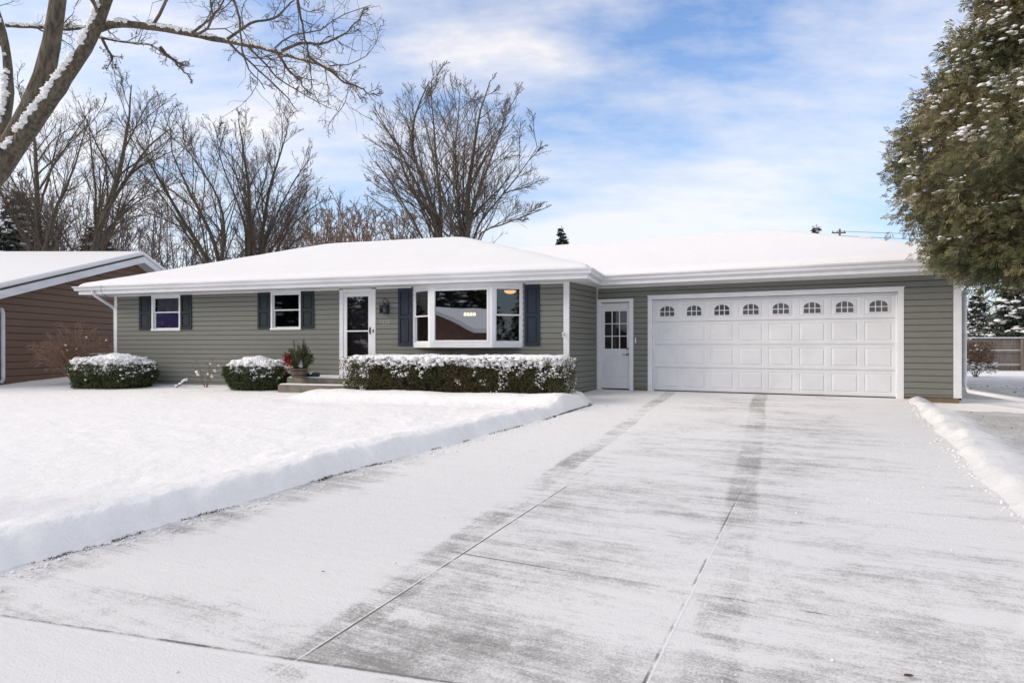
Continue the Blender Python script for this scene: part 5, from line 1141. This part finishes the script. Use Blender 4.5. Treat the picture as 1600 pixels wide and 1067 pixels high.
mb = MB(); mb.quad((-30, ya, .4), (XN, ya, .4), (XN, ya, ze), (-30, ya, ze)); mb.build('wall', M['brown'], nb_); mb = MB(); mb.quad((XN, yb, .4), (-30, yb, .4), (-30, yb, ze), (XN, yb, ze)); mb.build('wall', M['brown'], nb_)
mb = MB(); mb.box(lambda a, o_, z: (a, o_, z), -30, XN-.02, ya+.1, yb-.1, .3, .615); mb.build('foundation', M['conc'], nb_)
k1 = (zr_-ze)/(yr-ya); k2 = (zr_-ze)/(yb-yr); XR = -14.5; eo = .6
rf = empty('roof', (-20, 25, 4)); rf.parent = nb_; rf.location = Vector((-20, 25, 4))-nb_.location
def slab(y0, z0, y1, z1, t, x0, x1, nm, mat, b2=0): mb = MB(); mb.add([(x, y, z) for x in (x0, x1) for y, z in ((y0, z0), (y1, z1), (y1, z1+t), (y0, z0+t))], [(0, 1, 2, 3), (7, 6, 5, 4), (0, 4, 5, 1), (3, 2, 6, 7), (0, 3, 7, 4), (1, 5, 6, 2)]); mb.build(nm, mat, rf, bevel=b2)
slab(ya-eo, ze-eo*k1+.05, yr, zr_+.05, .16, -31, XR, 'roof_deck', M['shingle']); slab(yb+eo, ze-eo*k2+.05, yr, zr_+.05, .16, -31, XR, 'roof_deck', M['shingle'])
slab(ya-eo-.02, ze-eo*k1+.22, yr+.0, zr_+.23, .17, -31.02, XR-.0, 'roof_snow', M['roofsnow'], .05); slab(yb+eo, ze-eo*k2+.22, yr, zr_+.23, .17, -31.02, XR-.0, 'roof_snow', M['roofsnow'], .05)
slab(ya-eo, ze-eo*k1-.05, yr, zr_-.05, .23, XR+.001, XR+.03, 'rake_board', M['rakewhite'] if 'rakewhite' in M else M['gutter']); slab(yb+eo, ze-eo*k2-.05, yr, zr_-.05, .23, XR+.001, XR+.03, 'rake_board', M['gutter'])
slab(ya-eo, ze-eo*k1+.0, yr, zr_+.0, .04, XN+.03, XR-.002, 'soffit', M['gutter']); slab(yb+eo, ze-eo*k2+.0, yr, zr_+.0, .04, XN+.03, XR-.002, 'soffit', M['gutter'])
P_ = on = None
d = 18.75; x = ustep(4.5, d)
mb = MB(); mb.tube([(x-.5, d, 2.62), (x-.12, d, 2.83), (x-.03, d, 2.80), (x, d, 2.68), (x, d, .75), (x+.02, d-.08, .66)], .055, 8); mb.build('downspout', M['gutter'], nb_, smooth=True)

# ---------------------------------------------------------------- houses and trees across the street (seen reflected in the glass; left row added)
def mirror(x, y, P=None, nrm=None):
    P = np.array(FL((BY[0]+BY[1])/2, PR, 0)[:2]) if P is None else P; n_ = VL if nrm is None else nrm; p = np.array([x, y]); return p-2*np.dot(p-P, n_)*n_
def far_house(A0, A1, L_, W_, label):
    A0 = mirror(*A0); A1 = mirror(*A1); e = (A1-A0)/np.linalg.norm(A1-A0); c = A0+e*L_/2; cx, cy = c; ca, sa = e
    root = empty('opposite_house', (cx, cy, -.1), label, 'house'); F = lambda a, o_, z: (cx+a*ca-o_*sa, cy+a*sa+o_*ca, z)
    ze_, zr2 = 2.85, 2.85+W_/2*.29; h = L_/2; w = W_/2
    mb = MB(); mb.add([F(a, o_, z) for a in (-h, h) for o_, z in ((-w, -.3), (w, -.3), (w, ze_), (0, zr2), (-w, ze_))], [(0, 1, 2, 3, 4), (9, 8, 7, 6, 5), (0, 5, 6, 1), (1, 6, 7, 2), (0, 4, 9, 5)]); mb.build('wall', M['brick'], root)
    for sgn in (-1, 1):
        mb = MB(); l = h+.5; q = w+.7; ev = ze_-.7*.29
        vs = [F(a, o_, z) for a in (-l, l) for o_, z in ((0, zr2+.02), (sgn*q, ev+.02), (sgn*q, ev+.32), (0, zr2+.32))]; mb.add(vs, [(0, 1, 2, 3), (7, 6, 5, 4), (0, 4, 5, 1), (1, 5, 6, 2), (2, 6, 7, 3)]); mb.build('roof', M['roofsnow'], root)
    for (o_, z0_, z1_, w_) in ((-2.6, .9, 2.2, .8), (2.2, .0, 2.1, .5)):
        for sg in (-1, 1):
            mb = MB(); mb.box(F, sg*(h+.001), sg*(h+.06), o_-w_-.1, o_+w_+.1, z0_-.1, z1_+.1); wn = mb.build('window', M['white'], root); mb = MB(); mb.box(F, sg*(h+.061), sg*(h+.07), o_-w_, o_+w_, z0_, z1_); mb.build('pane', M['garageglass'], wn)
    return root
far_house((-5.95, 48), (4.05, 56.3), 14, 10.4, 'snow roofed brown brick house mirrored in the picture window')
rr = random.Random(4)
for i, (px, d, h_) in enumerate(((620, 66, 15), (655, 70, 16), (683, 64, 14), (706, 72, 17), (728, 66, 15), (752, 70, 16), (778, 66, 15), (806, 70, 17), (835, 66, 15), (590, 62, 14))):
    x, y = mirror(ustep(px, d), d); spruce(0, y, h_, 4.0, 'dark spruce across the street mirrored above the reflected roof', 40+i, .35, 'spruces across the street', -.1, x=x, dens=.6)
for i, (x, y, h_) in enumerate(((22, -34, 13), (28, -30, 14), (34, -36, 15), (16, -32, 14))):
    spruce(0, y, h_, 3.8, 'dark spruce across the street to the right behind the viewpoint', 60+i, .35, 'spruces across the street on the right', -.1, x=x, dens=.6)

for i, (px, d, h_) in enumerate(((215, 46, 13), (250, 50, 15), (285, 47, 14), (330, 50, 15), (380, 47, 14), (425, 50, 15), (465, 46, 13), (505, 50, 15))):  # row added out of view so the small panes reflect less bright sky
    x, y = mirror(ustep(px, d), d, PL0); spruce(0, y, h_, 3.6, 'dark spruce added out of view far left to dim sky reflections in the small windows', 70+i, .35, 'added spruces across the street on the left', -.1, x=x, dens=.6)

# fallen leaves
LV = [(1420, 1062, .024, 'curled tan leaf lying on the driveway at the bottom edge'), (948, 636, .022, 'small dark leaf on the drive in front of the side door'), (1252, 820, .014, 'tiny dark leaf fleck in the middle right of the driveway'), (505, 897, .014, 'tiny dark leaf fleck on the drive left of the tyre track')]
for i, (px, py, s, lab) in enumerate(LV):
    dr3 = np.array([(px-800)/FPX, 1, -(py-HY)/FPX]); k = dr3[0]*VG[0]+dr3[1]*VG[1]; lam = CZ/(-dr3[2]+.043*k); p = dr3*lam; p[2] += CZ+.012
    rg = np.random.default_rng(i+60); A = np.linspace(-1, 1, 7); Xg, Yg = np.meshgrid(A, A, indexing='ij'); wd = (1-Xg**2)**.6*.55+.03
    X = p[0]+Xg*s; Y = p[1]+Yg*wd*s; Z = p[2]+.006+s*.45*(Yg**2*wd)+s*.2*Xg**2; o = grid_mesh('fallen_leaf', X, Y, Z, M['brownleaf']); tag(o, lab, 'leaf')
# leaf litter specks on the right lawn
rg = np.random.default_rng(33); c = []
for i in range(120):
    u = rg.uniform(1.9, 7); s = rg.uniform(7, 20); x, y = u*UG+s*VG
    if 2.0 < s and not (s > 14.8 and u < 2.6): c.append((x, y, float(base_z(s))+.10+rg.uniform(-.01, .01)))
c = np.array(c); V, F = leafquads(c, rg.normal(size=c.shape)*np.array([1, 1, .2]), .045, .012, rg, .1); o = mesh_np('leaf_litter', V, F, M['twigred']); tag(o, 'dark specks of leaf litter and twigs scattered on the snow under the arborvitae', 'leaf litter', kind='stuff')

# ---------------------------------------------------------------- sky and sun
SUN_EL, SUN_AZ = math.radians(27), math.radians(-98)       # azimuth clockwise from +Y
w = bpy.data.worlds.new('World'); bpy.context.scene.world = w; w.use_nodes = True; nt = w.node_tree; nt.nodes.clear()
out = nt.nodes.new('ShaderNodeOutputWorld'); bg = nt.nodes.new('ShaderNodeBackground'); L(nt, bg.outputs[0], out.inputs[0])
sky = nt.nodes.new('ShaderNodeTexSky'); sky.sky_type = 'NISHITA'; sky.sun_disc = False; sky.sun_elevation = SUN_EL; sky.sun_rotation = SUN_AZ; sky.air_density = 1.0; sky.dust_density = .6; sky.ozone_density = 2.
tc = nt.nodes.new('ShaderNodeTexCoord').outputs['Generated']
spx = nt.nodes.new('ShaderNodeSeparateXYZ'); L(nt, tc, spx.inputs[0])
zc_ = MA(nt, 'ADD', MA(nt, 'MAXIMUM', spx.outputs[2], 0.), .30)
cb = nt.nodes.new('ShaderNodeCombineXYZ'); L(nt, MA(nt, 'DIVIDE', spx.outputs[0], zc_), cb.inputs[0]); L(nt, MA(nt, 'DIVIDE', spx.outputs[1], zc_), cb.inputs[1])
cl = noise(nt, cb.outputs[0], 1.5, 9, .58, mscale=(.8, 1.5, 1), rot=(0, 0, .25), loc=(5.3, 1.1, 0)); cl2 = noise(nt, cb.outputs[0], .55, 3, .5, loc=(7.2, 1.1, 0))
dens = MA(nt, 'ADD', MA(nt, 'MULTIPLY', cl, .75), MA(nt, 'MULTIPLY', cl2, .45))
cf = ramp(nt, dens, [(.50, .04), (.60, .5), (.69, 1.)])
lowf = nt.nodes.new('ShaderNodeMapRange'); lowf.inputs['From Min'].default_value = .42; lowf.inputs['From Max'].default_value = 0.; lowf.inputs['To Min'].default_value = 0; lowf.inputs['To Max'].default_value = .9; L(nt, spx.outputs[2], lowf.inputs['Value'])
cf = MA(nt, 'MULTIPLY', cf, MA(nt, 'SUBTRACT', 1., MA(nt, 'MULTIPLY', lowf.outputs[0], .8)))
skyc = nt.nodes.new('ShaderNodeMix'); skyc.data_type = 'RGBA'; skyc.blend_type = 'MULTIPLY'; skyc.inputs[0].default_value = 1; L(nt, sky.outputs[0], skyc.inputs[6]); skyc.inputs[7].default_value = (1.38, 1.62, 1.92, 1)
mx = nt.nodes.new('ShaderNodeMix'); mx.data_type = 'RGBA'; L(nt, cf, mx.inputs[0]); lo_ = mixc(nt, lowf.outputs[0], skyc.outputs[2], (5.3, 6.0, 6.8)); L(nt, lo_, mx.inputs[6]); mx.inputs[7].default_value = (9.0, 8.4, 7.8, 1)
L(nt, mx.outputs[2], bg.inputs[0]); bg.inputs[1].default_value = .10
sl = bpy.data.lights.new('sun', 'SUN'); sl.energy = 2.3; sl.angle = math.radians(38); sl.color = (1, .85, .68); so = bpy.data.objects.new('sun', sl); C.objects.link(so)
dirv = Vector((math.sin(SUN_AZ)*math.cos(SUN_EL), math.cos(SUN_AZ)*math.cos(SUN_EL), math.sin(SUN_EL))); so.rotation_euler = dirv.to_track_quat('Z', 'Y').to_euler()

cam = bpy.data.cameras.new('camera'); co_ = bpy.data.objects.new('camera', cam); C.objects.link(co_); co_.location = (0, 0, CZ); co_.rotation_euler = (math.radians(90), 0, 0)
cam.sensor_width = 36; cam.lens = 36*FPX/1600; cam.shift_y = (HY-533.5)/1600; cam.clip_end = 2000; cam.clip_start = .05
sc = bpy.context.scene; sc.camera = co_
sc.view_settings.view_transform = 'Standard'; sc.view_settings.look = 'None'; sc.view_settings.exposure = .38; sc.view_settings.gamma = 1
sc.cycles.max_bounces = 8; sc.cycles.transparent_max_bounces = 12
